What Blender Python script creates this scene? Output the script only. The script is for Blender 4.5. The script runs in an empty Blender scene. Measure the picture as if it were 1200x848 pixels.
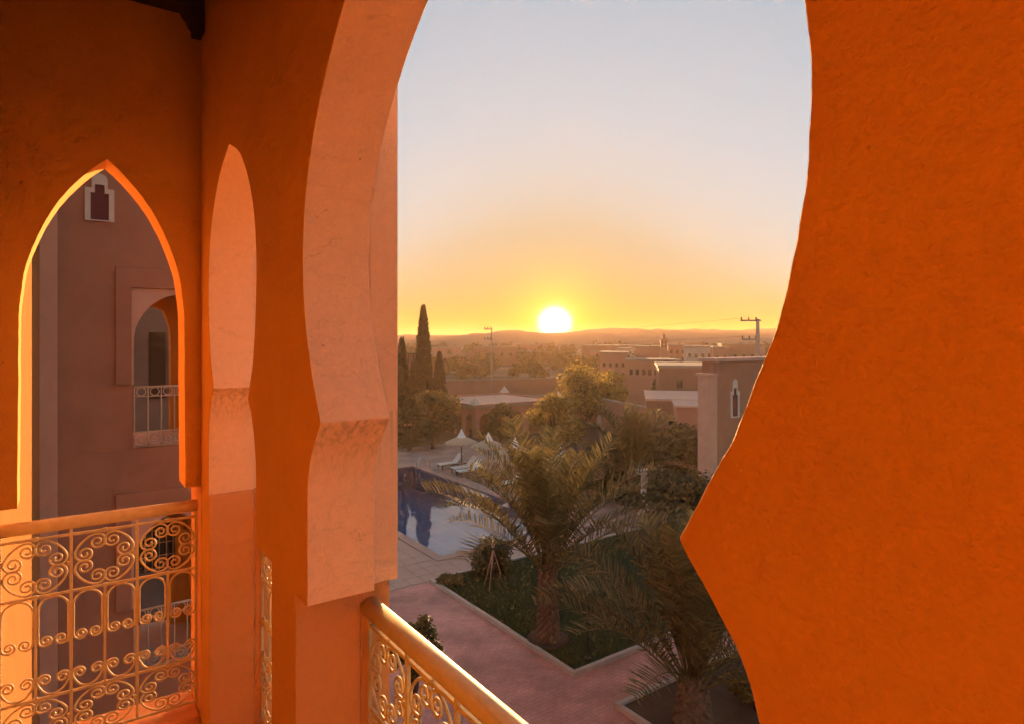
import bpy, bmesh, math, random
from mathutils import Vector, Matrix, noise
rnd = random.Random(7)
R = math.radians
sc = bpy.context.scene
col = sc.collection
# ------------------------------------------------------------------ camera, sky, sun, exposure
H = 8.6                       # eye height above the garden
FPX, Y0 = 740.0, 398.0        # focal length and horizon row in the 1200 x 848 photograph
TH = R(35.4)                  # heading of the building grid
SN, CS = math.sin(TH), math.cos(TH)
cam = bpy.data.cameras.new('camera')
cam.sensor_width = 36.0
cam.lens = 36.0 * FPX / 1200.0
cam.shift_y = -(424.0 - Y0) / 1200.0
cam.clip_start = 0.02
cam.clip_end = 20000
co = bpy.data.objects.new('camera', cam); col.objects.link(co)
co.location = (0, 0, H); co.rotation_euler = (R(90), 0, 0)
sc.camera = co
SUN_AZ = math.atan2(50, FPX)          # to the right of +Y
SUN_EL = R(1.38)
sun_dir = Vector((math.sin(SUN_AZ) * math.cos(SUN_EL), math.cos(SUN_AZ) * math.cos(SUN_EL), math.sin(SUN_EL)))
world = bpy.data.worlds.new('World'); sc.world = world; world.use_nodes = True
nt = world.node_tree
bg = nt.nodes['Background']
sky = nt.nodes.new('ShaderNodeTexSky'); sky.sky_type = 'NISHITA'; sky.sun_disc = False
sky.sun_elevation = SUN_EL; sky.sun_rotation = SUN_AZ
sky.air_density = 1.0; sky.dust_density = 1.0; sky.ozone_density = 1.0
def vm(op, a, b=None):
    n = nt.nodes.new('ShaderNodeVectorMath'); n.operation = op
    for i, x in enumerate((a, b)):
        if x is None: continue
        if isinstance(x, tuple): n.inputs[i].default_value = x
        else: nt.links.new(x, n.inputs[i])
    return n
def fm(op, a, b=None, clamp=False):
    n = nt.nodes.new('ShaderNodeMath'); n.operation = op; n.use_clamp = clamp
    for i, x in enumerate((a, b)):
        if x is None: continue
        if isinstance(x, (int, float)): n.inputs[i].default_value = x
        else: nt.links.new(x, n.inputs[i])
    return n.outputs[0]
# film-like shoulder on the very bright low sky: half per channel, half keeping the hue
gam = nt.nodes.new('ShaderNodeGamma'); gam.inputs[1].default_value = 0.6; nt.links.new(sky.outputs[0], gam.inputs[0])
soft = vm('DIVIDE', gam.outputs[0], vm('ADD', vm('MULTIPLY', gam.outputs[0], (1.08, 1.07, 1.04)).outputs[0], (1.15, 0.87, 0.67)).outputs[0]).outputs[0]
sep = nt.nodes.new('ShaderNodeSeparateColor'); nt.links.new(gam.outputs[0], sep.inputs[0])
mx = fm('MAXIMUM', fm('MAXIMUM', sep.outputs[0], sep.outputs[1]), sep.outputs[2])
inv = fm('DIVIDE', 1.0, fm('ADD', fm('POWER', mx, 1.35), 0.85))
hue = nt.nodes.new('ShaderNodeVectorMath'); hue.operation = 'SCALE'
nt.links.new(gam.outputs[0], hue.inputs[0]); nt.links.new(inv, hue.inputs['Scale'])
mixc = nt.nodes.new('ShaderNodeMix'); mixc.data_type = 'RGBA'; nt.links.new(fm('MULTIPLY', fm('DIVIDE', fm('SUBTRACT', mx, 1.0), 2.6, True), 0.96), mixc.inputs[0])
nt.links.new(soft, mixc.inputs[6]); nt.links.new(vm('MULTIPLY', hue.outputs[0], (1.14, 1.40, 1.72)).outputs[0], mixc.inputs[7])
# the sun itself and its aureole in the dusty air
tc = nt.nodes.new('ShaderNodeTexCoord')
dn = vm('NORMALIZE', tc.outputs['Generated'])
dot = vm('DOT_PRODUCT', dn.outputs[0], tuple(sun_dir)).outputs['Value']
ang = fm('ARCCOSINE', fm('MINIMUM', dot, 1.0))
aq = fm('DIVIDE', ang, R(0.85))
disc = fm('MULTIPLY', fm('EXPONENT', fm('MULTIPLY', fm('MULTIPLY', aq, aq), -1.0)), 28.0)
glow = fm('MULTIPLY', fm('EXPONENT', fm('MULTIPLY', ang, -1.0 / R(1.9))), 2.0)
g2 = fm('MULTIPLY', fm('EXPONENT', fm('MULTIPLY', ang, -1.0 / R(9.0))), 0.10)
def tint(v, c):
    n = nt.nodes.new('ShaderNodeVectorMath'); n.operation = 'SCALE'
    n.inputs[0].default_value = c; nt.links.new(v, n.inputs['Scale']); return n.outputs[0]
tot = vm('ADD', mixc.outputs[2], tint(disc, (1.0, 0.95, 0.75))).outputs[0]
tot = vm('ADD', tot, tint(glow, (1.0, 0.66, 0.0))).outputs[0]
tot = vm('ADD', tot, tint(g2, (1.0, 0.35, 0.0))).outputs[0]
nt.links.new(tot, bg.inputs[0])
bg.inputs[1].default_value = 0.15
sl = bpy.data.lights.new('sun', 'SUN'); sl.energy = 4.5; sl.angle = R(0.5); sl.color = (1.0, 0.56, 0.23)
so = bpy.data.objects.new('sun', sl); col.objects.link(so)
so.rotation_euler = sun_dir.to_track_quat('Z', 'Y').to_euler()
sc.view_settings.view_transform = 'Standard'
sc.view_settings.look = 'None'
sc.view_settings.exposure = 2.74
sc.view_settings.gamma = 1.0
sc.view_settings.use_curve_mapping = False
sc.render.engine = 'CYCLES'
sc.cycles.use_denoising = True
sc.cycles.max_bounces = 8
sc.cycles.diffuse_bounces = 4
sc.cycles.adaptive_threshold = 0.04
sc.cycles.adaptive_min_samples = 12
sc.cycles.use_light_tree = False
world.cycles.sampling_method = 'MANUAL'
world.cycles.sample_map_resolution = 512
sc.cycles.transparent_max_bounces = 12
sc.cycles.volume_bounces = 0
sc.cycles.sample_clamp_indirect = 6.0
# ------------------------------------------------------------------ materials
MATS = {}
def ramp_color(nodes, links, fac, c0, c1, p0=0.3, p1=0.7):
    r = nodes.new('ShaderNodeValToRGB'); r.color_ramp.elements[0].position = p0; r.color_ramp.elements[1].position = p1
    r.color_ramp.elements[0].color = (*c0, 1); r.color_ramp.elements[1].color = (*c1, 1)
    links.new(fac, r.inputs[0]); return r.outputs[0]
def noise_node(nodes, links, vec, scale, detail=4, rough=0.55, dist=0.0):
    n = nodes.new('ShaderNodeTexNoise'); n.inputs['Scale'].default_value = scale
    n.inputs['Detail'].default_value = detail; n.inputs['Roughness'].default_value = rough
    n.inputs['Distortion'].default_value = dist
    links.new(vec, n.inputs['Vector']); return n
def mat(name, c, c2=None, nscale=3.0, rough=0.85, bump=0.0, bscale=40.0, metal=0.0, spec=0.3, bdist=0.01):
    m = bpy.data.materials.new(name); m.use_nodes = True
    t = m.node_tree; N, L = t.nodes, t.links; b = N['Principled BSDF']
    b.inputs['Roughness'].default_value = rough; b.inputs['Metallic'].default_value = metal
    b.inputs['Specular IOR Level'].default_value = spec
    geo = N.new('ShaderNodeNewGeometry')
    if c2 is None: c2 = tuple(x * 0.8 for x in c)
    n1 = noise_node(N, L, geo.outputs['Position'], nscale, 5, 0.6)
    L.new(ramp_color(N, L, n1.outputs[0], c2, c), b.inputs['Base Color'])
    if bump:
        n2 = noise_node(N, L, geo.outputs['Position'], bscale, 4, 0.6)
        bp = N.new('ShaderNodeBump'); bp.inputs['Strength'].default_value = bump; bp.inputs['Distance'].default_value = bdist
        L.new(n2.outputs[0], bp.inputs['Height']); L.new(bp.outputs[0], b.inputs['Normal'])
    MATS[name] = m; return m
def plaster(name, c, c2, trowel=0.35, crack=0.0, pits=True, rough=0.8, spec=0.2, stains=False):
    m = bpy.data.materials.new(name); m.use_nodes = True
    t = m.node_tree; N, L = t.nodes, t.links; b = N['Principled BSDF']
    b.inputs['Roughness'].default_value = rough; b.inputs['Specular IOR Level'].default_value = spec
    pos = N.new('ShaderNodeNewGeometry').outputs['Position']
    def m2(op, a, bb=None):
        n = N.new('ShaderNodeMath'); n.operation = op
        for i, x in enumerate((a, bb)):
            if x is None: continue
            if isinstance(x, (int, float)): n.inputs[i].default_value = x
            else: L.new(x, n.inputs[i])
        return n.outputs[0]
    big = noise_node(N, L, pos, 2.3, 4, 0.6, 0.4)
    base = ramp_color(N, L, big.outputs[0], c2, c, 0.3, 0.72)
    fine = noise_node(N, L, pos, 34, 3, 0.65)
    med = noise_node(N, L, pos, 9, 3, 0.55, 0.6)
    grit = noise_node(N, L, pos, 110, 2, 0.6)
    mk = noise_node(N, L, pos, 3.2, 3, 0.6)
    mpn = N.new('ShaderNodeMapping'); mpn.inputs['Scale'].default_value = (7, 7, 26); mpn.inputs['Rotation'].default_value = (0.35, 0.2, 0.0); L.new(pos, mpn.inputs[0])
    swipe = noise_node(N, L, mpn.outputs[0], 1.0, 3, 0.5, 0.8)
    h = m2('ADD', m2('MULTIPLY', med.outputs[0], 0.45), m2('MULTIPLY', m2('MULTIPLY', fine.outputs[0], mk.outputs[0]), 0.75))
    h = m2('ADD', h, m2('MULTIPLY', swipe.outputs[0], 0.35))
    h = m2('ADD', h, m2('MULTIPLY', grit.outputs[0], 0.30))
    gr = N.new('ShaderNodeMix'); gr.data_type = 'RGBA'; gr.blend_type = 'MULTIPLY'; gr.inputs[0].default_value = 1.0
    gmix = m2('ADD', m2('MULTIPLY', fine.outputs[0], 0.6), m2('MULTIPLY', grit.outputs[0], 0.4))
    L.new(base, gr.inputs[6]); L.new(ramp_color(N, L, gmix, (0.94, 0.935, 0.93), (1.03, 1.03, 1.03), 0.34, 0.66), gr.inputs[7])
    colr = gr.outputs[2]
    if pits:
        v = N.new('ShaderNodeTexVoronoi'); v.inputs['Scale'].default_value = 9.0; L.new(pos, v.inputs['Vector'])
        pit = m2('LESS_THAN', v.outputs['Distance'], 0.032)
        mp = N.new('ShaderNodeMix'); mp.data_type = 'RGBA'; L.new(m2('MULTIPLY', pit, 0.65), mp.inputs[0])
        L.new(colr, mp.inputs[6]); mp.inputs[7].default_value = (*[x * 0.35 for x in c2], 1); colr = mp.outputs[2]
        h = m2('SUBTRACT', h, m2('MULTIPLY', pit, 0.5))
    if crack:
        wv = noise_node(N, L, pos, 7, 5, 0.7)
        add = N.new('ShaderNodeVectorMath'); add.operation = 'MULTIPLY_ADD'
        L.new(wv.outputs['Color'], add.inputs[0]); add.inputs[1].default_value = (0.16, 0.16, 0.16); L.new(pos, add.inputs[2])
        mp3 = N.new('ShaderNodeMapping'); mp3.inputs['Scale'].default_value = (1.6, 1.6, 3.4); L.new(add.outputs[0], mp3.inputs[0])
        ve = N.new('ShaderNodeTexVoronoi'); ve.feature = 'DISTANCE_TO_EDGE'; ve.inputs['Scale'].default_value = 1.15
        L.new(mp3.outputs[0], ve.inputs['Vector'])
        ck = m2('LESS_THAN', ve.outputs['Distance'], 0.0035)
        gate = noise_node(N, L, pos, 3.1, 2)
        ck = m2('MULTIPLY', ck, m2('GREATER_THAN', gate.outputs[0], 0.55))
        fc = N.new('ShaderNodeTexVoronoi'); fc.feature = 'DISTANCE_TO_EDGE'; fc.inputs['Scale'].default_value = 55
        L.new(pos, fc.inputs['Vector'])
        craze = m2('MULTIPLY', m2('LESS_THAN', fc.outputs['Distance'], 0.05), 0.25)
        gate2 = noise_node(N, L, pos, 6.0, 3)
        sx = N.new('ShaderNodeSeparateXYZ'); L.new(pos, sx.inputs[0])
        band = m2('MULTIPLY', m2('GREATER_THAN', sx.outputs[2], H - 0.21), m2('LESS_THAN', m2('ADD', sx.outputs[2], m2('MULTIPLY', gate2.outputs[0], 0.3)), H + 0.27))
        craze = m2('MULTIPLY', m2('MULTIPLY', craze, 1.6), m2('MULTIPLY', band, m2('GREATER_THAN', gate2.outputs[0], 0.40)))
        if not stains: craze = m2('MULTIPLY', craze, 0.0)
        # old drip marks running down from the springing ledge
        smp = N.new('ShaderNodeMapping'); smp.inputs['Scale'].default_value = (62, 62, 1.1); L.new(pos, smp.inputs[0])
        sn = noise_node(N, L, smp.outputs[0], 1.0, 3, 0.6)
        drop = N.new('ShaderNodeMapRange'); drop.inputs[1].default_value = H - 0.40; drop.inputs[2].default_value = H - 0.215; L.new(sx.outputs[2], drop.inputs[0])
        below = m2('MULTIPLY', drop.outputs[0], m2('LESS_THAN', sx.outputs[2], H - 0.2125))
        rs = N.new('ShaderNodeMapRange'); rs.inputs[1].default_value = 0.46; rs.inputs[2].default_value = 0.62; L.new(sn.outputs[0], rs.inputs[0])
        stn = N.new('ShaderNodeMix'); stn.data_type = 'RGBA'; L.new(m2('MULTIPLY', m2('MULTIPLY', below, rs.outputs[0]), 0.6 if stains else 0.0), stn.inputs[0])
        L.new(colr, stn.inputs[6]); stn.inputs[7].default_value = (*[x * 0.5 for x in c2], 1); colr = stn.outputs[2]
        mp = N.new('ShaderNodeMix'); mp.data_type = 'RGBA'; L.new(m2('MULTIPLY', ck, crack), mp.inputs[0])
        L.new(colr, mp.inputs[6]); mp.inputs[7].default_value = (*[x * 0.3 for x in c2], 1); colr = mp.outputs[2]
        h = m2('SUBTRACT', h, m2('ADD', m2('MULTIPLY', ck, 0.9), craze))
    L.new(colr, b.inputs['Base Color'])
    bp = N.new('ShaderNodeBump'); bp.inputs['Strength'].default_value = trowel; bp.inputs['Distance'].default_value = 0.011
    L.new(h, bp.inputs['Height']); L.new(bp.outputs[0], b.inputs['Normal'])
    MATS[name] = m; return m
def leafmat(name, c, c2, trans=0.45):
    m = bpy.data.materials.new(name); m.use_nodes = True
    t = m.node_tree; N, L = t.nodes, t.links; N.remove(N['Principled BSDF'])
    geo = N.new('ShaderNodeNewGeometry')
    cr = ramp_color(N, L, geo.outputs['Random Per Island'], c2, c, 0.0, 1.0)
    d = N.new('ShaderNodeBsdfDiffuse'); tr = N.new('ShaderNodeBsdfTranslucent'); mxs = N.new('ShaderNodeMixShader')
    gl = N.new('ShaderNodeBsdfGlossy'); gl.inputs['Roughness'].default_value = 0.45; gl.inputs[0].default_value = (1, 1, 1, 1)
    L.new(cr, d.inputs[0]); L.new(cr, tr.inputs[0]); mxs.inputs[0].default_value = trans
    L.new(d.outputs[0], mxs.inputs[1]); L.new(tr.outputs[0], mxs.inputs[2])
    m3 = N.new('ShaderNodeMixShader'); m3.inputs[0].default_value = 0.03
    L.new(mxs.outputs[0], m3.inputs[1]); L.new(gl.outputs[0], m3.inputs[2])
    L.new(m3.outputs[0], N['Material Output'].inputs[0])
    MATS[name] = m; return m
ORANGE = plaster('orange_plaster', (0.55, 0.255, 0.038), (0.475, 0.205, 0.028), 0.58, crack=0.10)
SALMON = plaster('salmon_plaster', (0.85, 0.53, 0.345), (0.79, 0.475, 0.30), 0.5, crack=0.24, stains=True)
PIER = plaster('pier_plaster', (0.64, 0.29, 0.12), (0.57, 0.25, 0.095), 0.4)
FACADE = plaster('terracotta_render', (0.45, 0.215, 0.14), (0.385, 0.175, 0.11), 0.3, pits=False)
FACADE_PALE = plaster('pale_pink_render', (0.68, 0.41, 0.31), (0.60, 0.345, 0.255), 0.3, pits=False)
OCHRE_WALL = plaster('sunlit_render', (0.44, 0.185, 0.07), (0.39, 0.16, 0.06), 0.3, pits=False, rough=1.0, spec=0.0)
GOLD = mat('gold_painted_iron', (0.64, 0.52, 0.30), (0.55, 0.43, 0.23), 30, 0.58, 0.12, 160, metal=0.0, spec=0.35, bdist=0.001)
WOOD = mat('dark_wood', (0.035, 0.018, 0.010), (0.02, 0.010, 0.006), 9, 0.6, 0.3, 30)
FLOORM = mat('gallery_floor_tile', (0.62, 0.42, 0.28), (0.54, 0.35, 0.22), 2, 0.6)
WHITE = mat('white_trim', (0.72, 0.64, 0.56), (0.60, 0.52, 0.45), 5, 0.8)
MAROON = mat('maroon_panel', (0.16, 0.035, 0.04), (0.12, 0.025, 0.03), 4, 0.6)
STONE = mat('pale_stone', (0.55, 0.46, 0.40), (0.44, 0.36, 0.31), 3, 0.85, 0.2, 40)
EARTH = mat('bare_earth', (0.095, 0.055, 0.036), (0.06, 0.036, 0.024), 2, 0.95, 0.4, 12, bdist=0.03)
LAWN = mat('lawn_soil', (0.030, 0.042, 0.014), (0.018, 0.028, 0.010), 1.5, 0.95, 0.4, 30, bdist=0.02)
BARK = mat('bark', (0.16, 0.105, 0.07), (0.09, 0.06, 0.04), 8, 0.95, 0.5, 20, bdist=0.02)
PALMBARK = mat('palm_bark', (0.22, 0.135, 0.085), (0.10, 0.06, 0.04), 10, 0.95, 0.6, 30, bdist=0.03)
STRAW = mat('straw_canopy', (0.50, 0.37, 0.26), (0.40, 0.29, 0.20), 12, 0.9, 0.5, 60, bdist=0.01)
CANVAS = mat('white_canvas', (0.78, 0.74, 0.70), (0.70, 0.66, 0.62), 6, 0.85)
TEAK = mat('teak', (0.20, 0.095, 0.05), (0.14, 0.065, 0.035), 14, 0.7)
STEEL = mat('steel', (0.6, 0.6, 0.6), (0.5, 0.5, 0.5), 6, 0.25, metal=0.9)
DARKIRON = mat('dark_iron', (0.03, 0.025, 0.022), (0.02, 0.018, 0.016), 20, 0.5, metal=0.3)
CONCRETE = mat('concrete', (0.36, 0.31, 0.28), (0.28, 0.24, 0.21), 3, 0.9, 0.2, 30)
HOUSEPINK = mat('pink_house_render', (0.50, 0.235, 0.165), (0.42, 0.19, 0.13), 0.6, 0.9)
HOUSEWHITE = mat('cream_house_render', (0.62, 0.52, 0.42), (0.52, 0.43, 0.34), 0.6, 0.9)
HOUSEBROWN = mat('brown_house_render', (0.37, 0.18, 0.12), (0.30, 0.145, 0.095), 0.6, 0.9)
ROOFM = mat('flat_roof_screed', (0.36, 0.27, 0.22), (0.29, 0.21, 0.17), 1.2, 0.9)
GLASSD = mat('dark_window', (0.03, 0.025, 0.025), (0.02, 0.02, 0.02), 5, 0.15, spec=0.5)
GREYWALL = mat('grey_render', (0.16, 0.145, 0.14), (0.12, 0.11, 0.105), 2, 0.9, 0.3, 20)
HILLM = mat('dry_hill', (0.24, 0.16, 0.11), (0.17, 0.115, 0.08), 0.004, 0.95)
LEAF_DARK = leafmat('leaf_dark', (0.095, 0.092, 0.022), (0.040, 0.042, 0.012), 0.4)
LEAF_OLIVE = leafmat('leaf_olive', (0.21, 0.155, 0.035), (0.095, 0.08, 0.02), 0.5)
LEAF_GLOW = leafmat('leaf_glow', (0.44, 0.30, 0.06), (0.20, 0.15, 0.035), 0.6)  # golden glow around the low sun is put into the leaf colour
LEAF_CYP = leafmat('leaf_cypress', (0.035, 0.045, 0.018), (0.016, 0.022, 0.010), 0.2)
LEAF_PALM = leafmat('leaf_palm', (0.20, 0.15, 0.048), (0.08, 0.07, 0.022), 0.35)
LEAF_DRY = leafmat('leaf_dry', (0.30, 0.20, 0.10), (0.17, 0.11, 0.055), 0.35)
GRASSM = leafmat('grass_blade', (0.065, 0.110, 0.018), (0.030, 0.055, 0.012), 0.35)
PETAL = leafmat('petal', (0.75, 0.60, 0.55), (0.60, 0.42, 0.40), 0.4)
YPETAL = leafmat('yellow_petal', (0.35, 0.28, 0.06), (0.12, 0.12, 0.03), 0.4)
# the dusty plain: fields, scrub and tracks
def plain_mat():
    m = bpy.data.materials.new('dusty_plain'); m.use_nodes = True
    N, L = m.node_tree.nodes, m.node_tree.links; b = N['Principled BSDF']; b.inputs['Roughness'].default_value = 0.95
    b.inputs['Specular IOR Level'].default_value = 0.1
    pos = N.new('ShaderNodeNewGeometry').outputs['Position']
    a = noise_node(N, L, pos, 0.02, 6, 0.65)
    c = ramp_color(N, L, a.outputs[0], (0.06, 0.055, 0.025), (0.30, 0.19, 0.12), 0.42, 0.56)
    L.new(c, b.inputs['Base Color']); return m
PLAIN = plain_mat()
def paving_mat(name, c, c2, mortar, bw, bh):
    m = bpy.data.materials.new(name); m.use_nodes = True
    N, L = m.node_tree.nodes, m.node_tree.links; b = N['Principled BSDF']; b.inputs['Roughness'].default_value = 0.7
    pos = N.new('ShaderNodeNewGeometry').outputs['Position']
    mp = N.new('ShaderNodeMapping'); mp.inputs['Rotation'].default_value = (0, 0, -TH); L.new(pos, mp.inputs[0])
    br = N.new('ShaderNodeTexBrick'); br.inputs['Scale'].default_value = 1.0; br.inputs['Brick Width'].default_value = bw
    br.inputs['Row Height'].default_value = bh; br.inputs['Mortar Size'].default_value = 0.008; br.inputs['Bias'].default_value = 0.0
    br.inputs['Color1'].default_value = (*c, 1); br.inputs['Color2'].default_value = (*c2, 1); br.inputs['Mortar'].default_value = (*mortar, 1)
    L.new(mp.outputs[0], br.inputs['Vector'])
    n = noise_node(N, L, pos, 0.7, 5, 0.6)
    mm = N.new('ShaderNodeMix'); mm.data_type = 'RGBA'; mm.blend_type = 'MULTIPLY'; mm.inputs[0].default_value = 1.0
    L.new(br.outputs['Color'], mm.inputs[6]); L.new(ramp_color(N, L, n.outputs[0], (0.55, 0.52, 0.52), (1, 1, 1), 0.32, 0.62), mm.inputs[7])
    L.new(mm.outputs[2], b.inputs['Base Color'])
    bp = N.new('ShaderNodeBump'); bp.inputs['Strength'].default_value = 0.5; bp.inputs['Distance'].default_value = 0.01; bp.invert = True
    L.new(br.outputs['Fac'], bp.inputs['Height']); L.new(bp.outputs[0], b.inputs['Normal'])
    return m
PAVE = paving_mat('red_block_paving', (0.72, 0.33, 0.27), (0.63, 0.285, 0.23), (0.47, 0.215, 0.175), 0.24, 0.12)
DECK = paving_mat('pool_terrace_slab', (0.50, 0.33, 0.27), (0.44, 0.285, 0.23), (0.26, 0.17, 0.14), 0.6, 0.3)
TERR = mat('terrace_slab', (0.50, 0.33, 0.265), (0.42, 0.27, 0.215), 0.9, 0.7, 0.2, 30)
def pool_mats():
    m = bpy.data.materials.new('pool_tile'); m.use_nodes = True
    N, L = m.node_tree.nodes, m.node_tree.links; b = N['Principled BSDF']; b.inputs['Roughness'].default_value = 0.4
    pos = N.new('ShaderNodeNewGeometry').outputs['Position']
    mp = N.new('ShaderNodeMapping'); mp.inputs['Rotation'].default_value = (0, 0, -TH); L.new(pos, mp.inputs[0])
    br = N.new('ShaderNodeTexBrick'); br.offset = 0.0; br.inputs['Scale'].default_value = 1.0
    br.inputs['Brick Width'].default_value = 1.9; br.inputs['Row Height'].default_value = 2.1; br.inputs['Mortar Size'].default_value = 0.045
    br.inputs['Color1'].default_value = (0.010, 0.080, 0.20, 1); br.inputs['Color2'].default_value = (0.009, 0.072, 0.18, 1); br.inputs['Mortar'].default_value = (0.045, 0.14, 0.27, 1)
    L.new(mp.outputs[0], br.inputs['Vector']); L.new(br.outputs['Color'], b.inputs['Base Color'])
    w = bpy.data.materials.new('pool_water'); w.use_nodes = True
    N, L = w.node_tree.nodes, w.node_tree.links; N.remove(N['Principled BSDF'])
    tr = N.new('ShaderNodeBsdfTransparent'); tr.inputs[0].default_value = (0.62, 0.80, 0.92, 1)
    gl = N.new('ShaderNodeBsdfGlossy'); gl.inputs['Roughness'].default_value = 0.015
    fr = N.new('ShaderNodeFresnel'); fr.inputs[0].default_value = 2.2
    pos = N.new('ShaderNodeNewGeometry').outputs['Position']
    wn = noise_node(N, L, pos, 1.4, 2, 0.5, 0.5)
    bp = N.new('ShaderNodeBump'); bp.inputs['Strength'].default_value = 0.10; bp.inputs['Distance'].default_value = 0.05
    L.new(wn.outputs[0], bp.inputs['Height'])
    for q in (gl, fr): L.new(bp.outputs[0], q.inputs['Normal'])
    g2_ = N.new('ShaderNodeNewGeometry'); inv_ = N.new('ShaderNodeMath'); inv_.operation = 'SUBTRACT'; inv_.inputs[0].default_value = 1.0
    L.new(g2_.outputs['Backfacing'], inv_.inputs[1]); mu_ = N.new('ShaderNodeMath'); mu_.operation = 'MULTIPLY'
    L.new(fr.outputs[0], mu_.inputs[0]); L.new(inv_.outputs[0], mu_.inputs[1])
    ms = N.new('ShaderNodeMixShader'); L.new(mu_.outputs[0], ms.inputs[0]); L.new(tr.outputs[0], ms.inputs[1]); L.new(gl.outputs[0], ms.inputs[2])
    L.new(ms.outputs[0], N['Material Output'].inputs[0])
    return m, w
POOLTILE, WATER = pool_mats()
# ------------------------------------------------------------------ helpers
def gp(u, v, z=0.0):                      # building grid -> world (camera foot is the origin)
    return Vector((-SN * u + CS * v, CS * u + SN * v, z))
def at(px, py, d):                        # a point d metres deep that the photograph shows at (px, py)
    return Vector(((px - 600) / FPX * d, d, H - (py - Y0) / FPX * d))
def ground(px, py, z=0.0):
    d = (H - z) * FPX / (py - Y0)
    return Vector(((px - 600) / FPX * d, d, z))
def tag(o, label=None, cat=None, group=None, kind=None):
    if label: o['label'] = label
    if cat: o['category'] = cat
    if group: o['group'] = group
    if kind: o['kind'] = kind
    return o
def thing(name, label, cat, loc=(0, 0, 0), rz=0.0, group=None):
    o = bpy.data.objects.new(name, None); col.objects.link(o)
    o.empty_display_size = 0.2
    o.location = loc; o.rotation_euler = (0, 0, rz)
    return tag(o, label, cat, group)
class MB:
    """collects shapes (in the parent's local space, or in world space when abs=True) and links them as one mesh object"""
    def __init__(s): s.v = []; s.f = []; s.mi = []; s.sm = []
    def add(s, verts, faces, mi=0, smooth=False):
        b = len(s.v); s.v += [tuple(p) for p in verts]
        s.f += [tuple(i + b for i in f) for f in faces]; s.mi += [mi] * len(faces); s.sm += [smooth] * len(faces); return s
    def hexa(s, P, mi=0):                 # 8 points: bottom ring then top ring
        return s.add(P, [(3, 2, 1, 0), (4, 5, 6, 7), (0, 1, 5, 4), (1, 2, 6, 5), (2, 3, 7, 6), (3, 0, 4, 7)], mi)
    def box(s, x0, x1, y0, y1, z0, z1, mi=0):
        return s.hexa([(x0, y0, z0), (x1, y0, z0), (x1, y1, z0), (x0, y1, z0), (x0, y0, z1), (x1, y0, z1), (x1, y1, z1), (x0, y1, z1)], mi)
    def gbox(s, u0, u1, v0, v1, z0, z1, mi=0):      # a box on the building grid, world space
        return s.hexa([gp(u0, v0, z0), gp(u0, v1, z0), gp(u1, v1, z0), gp(u1, v0, z0), gp(u0, v0, z1), gp(u0, v1, z1), gp(u1, v1, z1), gp(u1, v0, z1)][::1], mi)
    def tube(s, pts, r, n=8, cap=True, mi=0, closed=False):
        pts = [Vector(p) for p in pts]; k = len(pts); rs = r if isinstance(r, (list, tuple)) else [r] * k
        t0 = (pts[1] - pts[0]).normalized()
        a = t0.orthogonal().normalized(); V = []; F = []
        for i, p in enumerate(pts):
            t = ((pts[min(i + 1, k - 1)] - pts[max(i - 1, 0)])).normalized()
            a = (a - t * a.dot(t)).normalized(); b = t.cross(a)
            for j in range(n):
                q = 2 * math.pi * j / n
                V.append(p + (a * math.cos(q) + b * math.sin(q)) * rs[i])
        for i in range(k - 1):
            for j in range(n):
                F.append((i * n + j, i * n + (j + 1) % n, (i + 1) * n + (j + 1) % n, (i + 1) * n + j))
        s.add(V, F, mi, True)
        if cap:
            b0 = len(s.v) - k * n
            s.f += [tuple(b0 + j for j in reversed(range(n))), tuple(b0 + (k - 1) * n + j for j in range(n))]; s.mi += [mi, mi]; s.sm += [False, False]
        return s
    def lathe(s, prof, c=(0, 0, 0), n=24, mi=0, smooth=True):
        V = []; F = []; k = len(prof)
        for r, z in prof:
            for j in range(n):
                q = 2 * math.pi * j / n; V.append((c[0] + r * math.cos(q), c[1] + r * math.sin(q), c[2] + z))
        for i in range(k - 1):
            for j in range(n): F.append((i * n + j, i * n + (j + 1) % n, (i + 1) * n + (j + 1) % n, (i + 1) * n + j))
        s.add(V, F, mi, smooth)
        b0 = len(s.v) - k * n
        s.f += [tuple(b0 + j for j in reversed(range(n))), tuple(b0 + (k - 1) * n + j for j in range(n))]; s.mi += [mi, mi]; s.sm += [False, False]
        return s
    def prism(s, poly, f0, f1, mi_front=0, mi_back=0, mi_side=0, side_mi=None):
        """poly: list of (a, z); f0 and f1 map (a, z) to a point on the near and far face"""
        n = len(poly); V = [f0(a, z) for a, z in poly] + [f1(a, z) for a, z in poly]
        b = len(s.v); s.v += [tuple(p) for p in V]
        s.f.append(tuple(b + i for i in range(n))); s.mi.append(mi_front); s.sm.append(False)
        s.f.append(tuple(b + n + i for i in reversed(range(n)))); s.mi.append(mi_back); s.sm.append(False)
        for i in range(n):
            j = (i + 1) % n
            s.f.append((b + j, b + i, b + n + i, b + n + j))
            s.mi.append(side_mi(poly[i], poly[j]) if side_mi else mi_side); s.sm.append(False)
        return s
    def build(s, name, mats, parent=None, abs=False, bevel=0.0, segs=2, recalc=True):
        me = bpy.data.meshes.new(name)
        off = Vector((0, 0, 0))
        if abs and parent:
            q = parent
            while q.parent: q = q.parent
            off = Vector(q.location)
        me.from_pydata([tuple(Vector(p) - off) for p in s.v] if abs else s.v, [], s.f)
        if not isinstance(mats, (list, tuple)): mats = [mats]
        for m in mats: me.materials.append(m)
        me.polygons.foreach_set('material_index', s.mi); me.polygons.foreach_set('use_smooth', s.sm)
        if recalc:
            bm = bmesh.new(); bm.from_mesh(me); bmesh.ops.recalc_face_normals(bm, faces=bm.faces); bm.to_mesh(me); bm.free()
        me.update()
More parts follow.
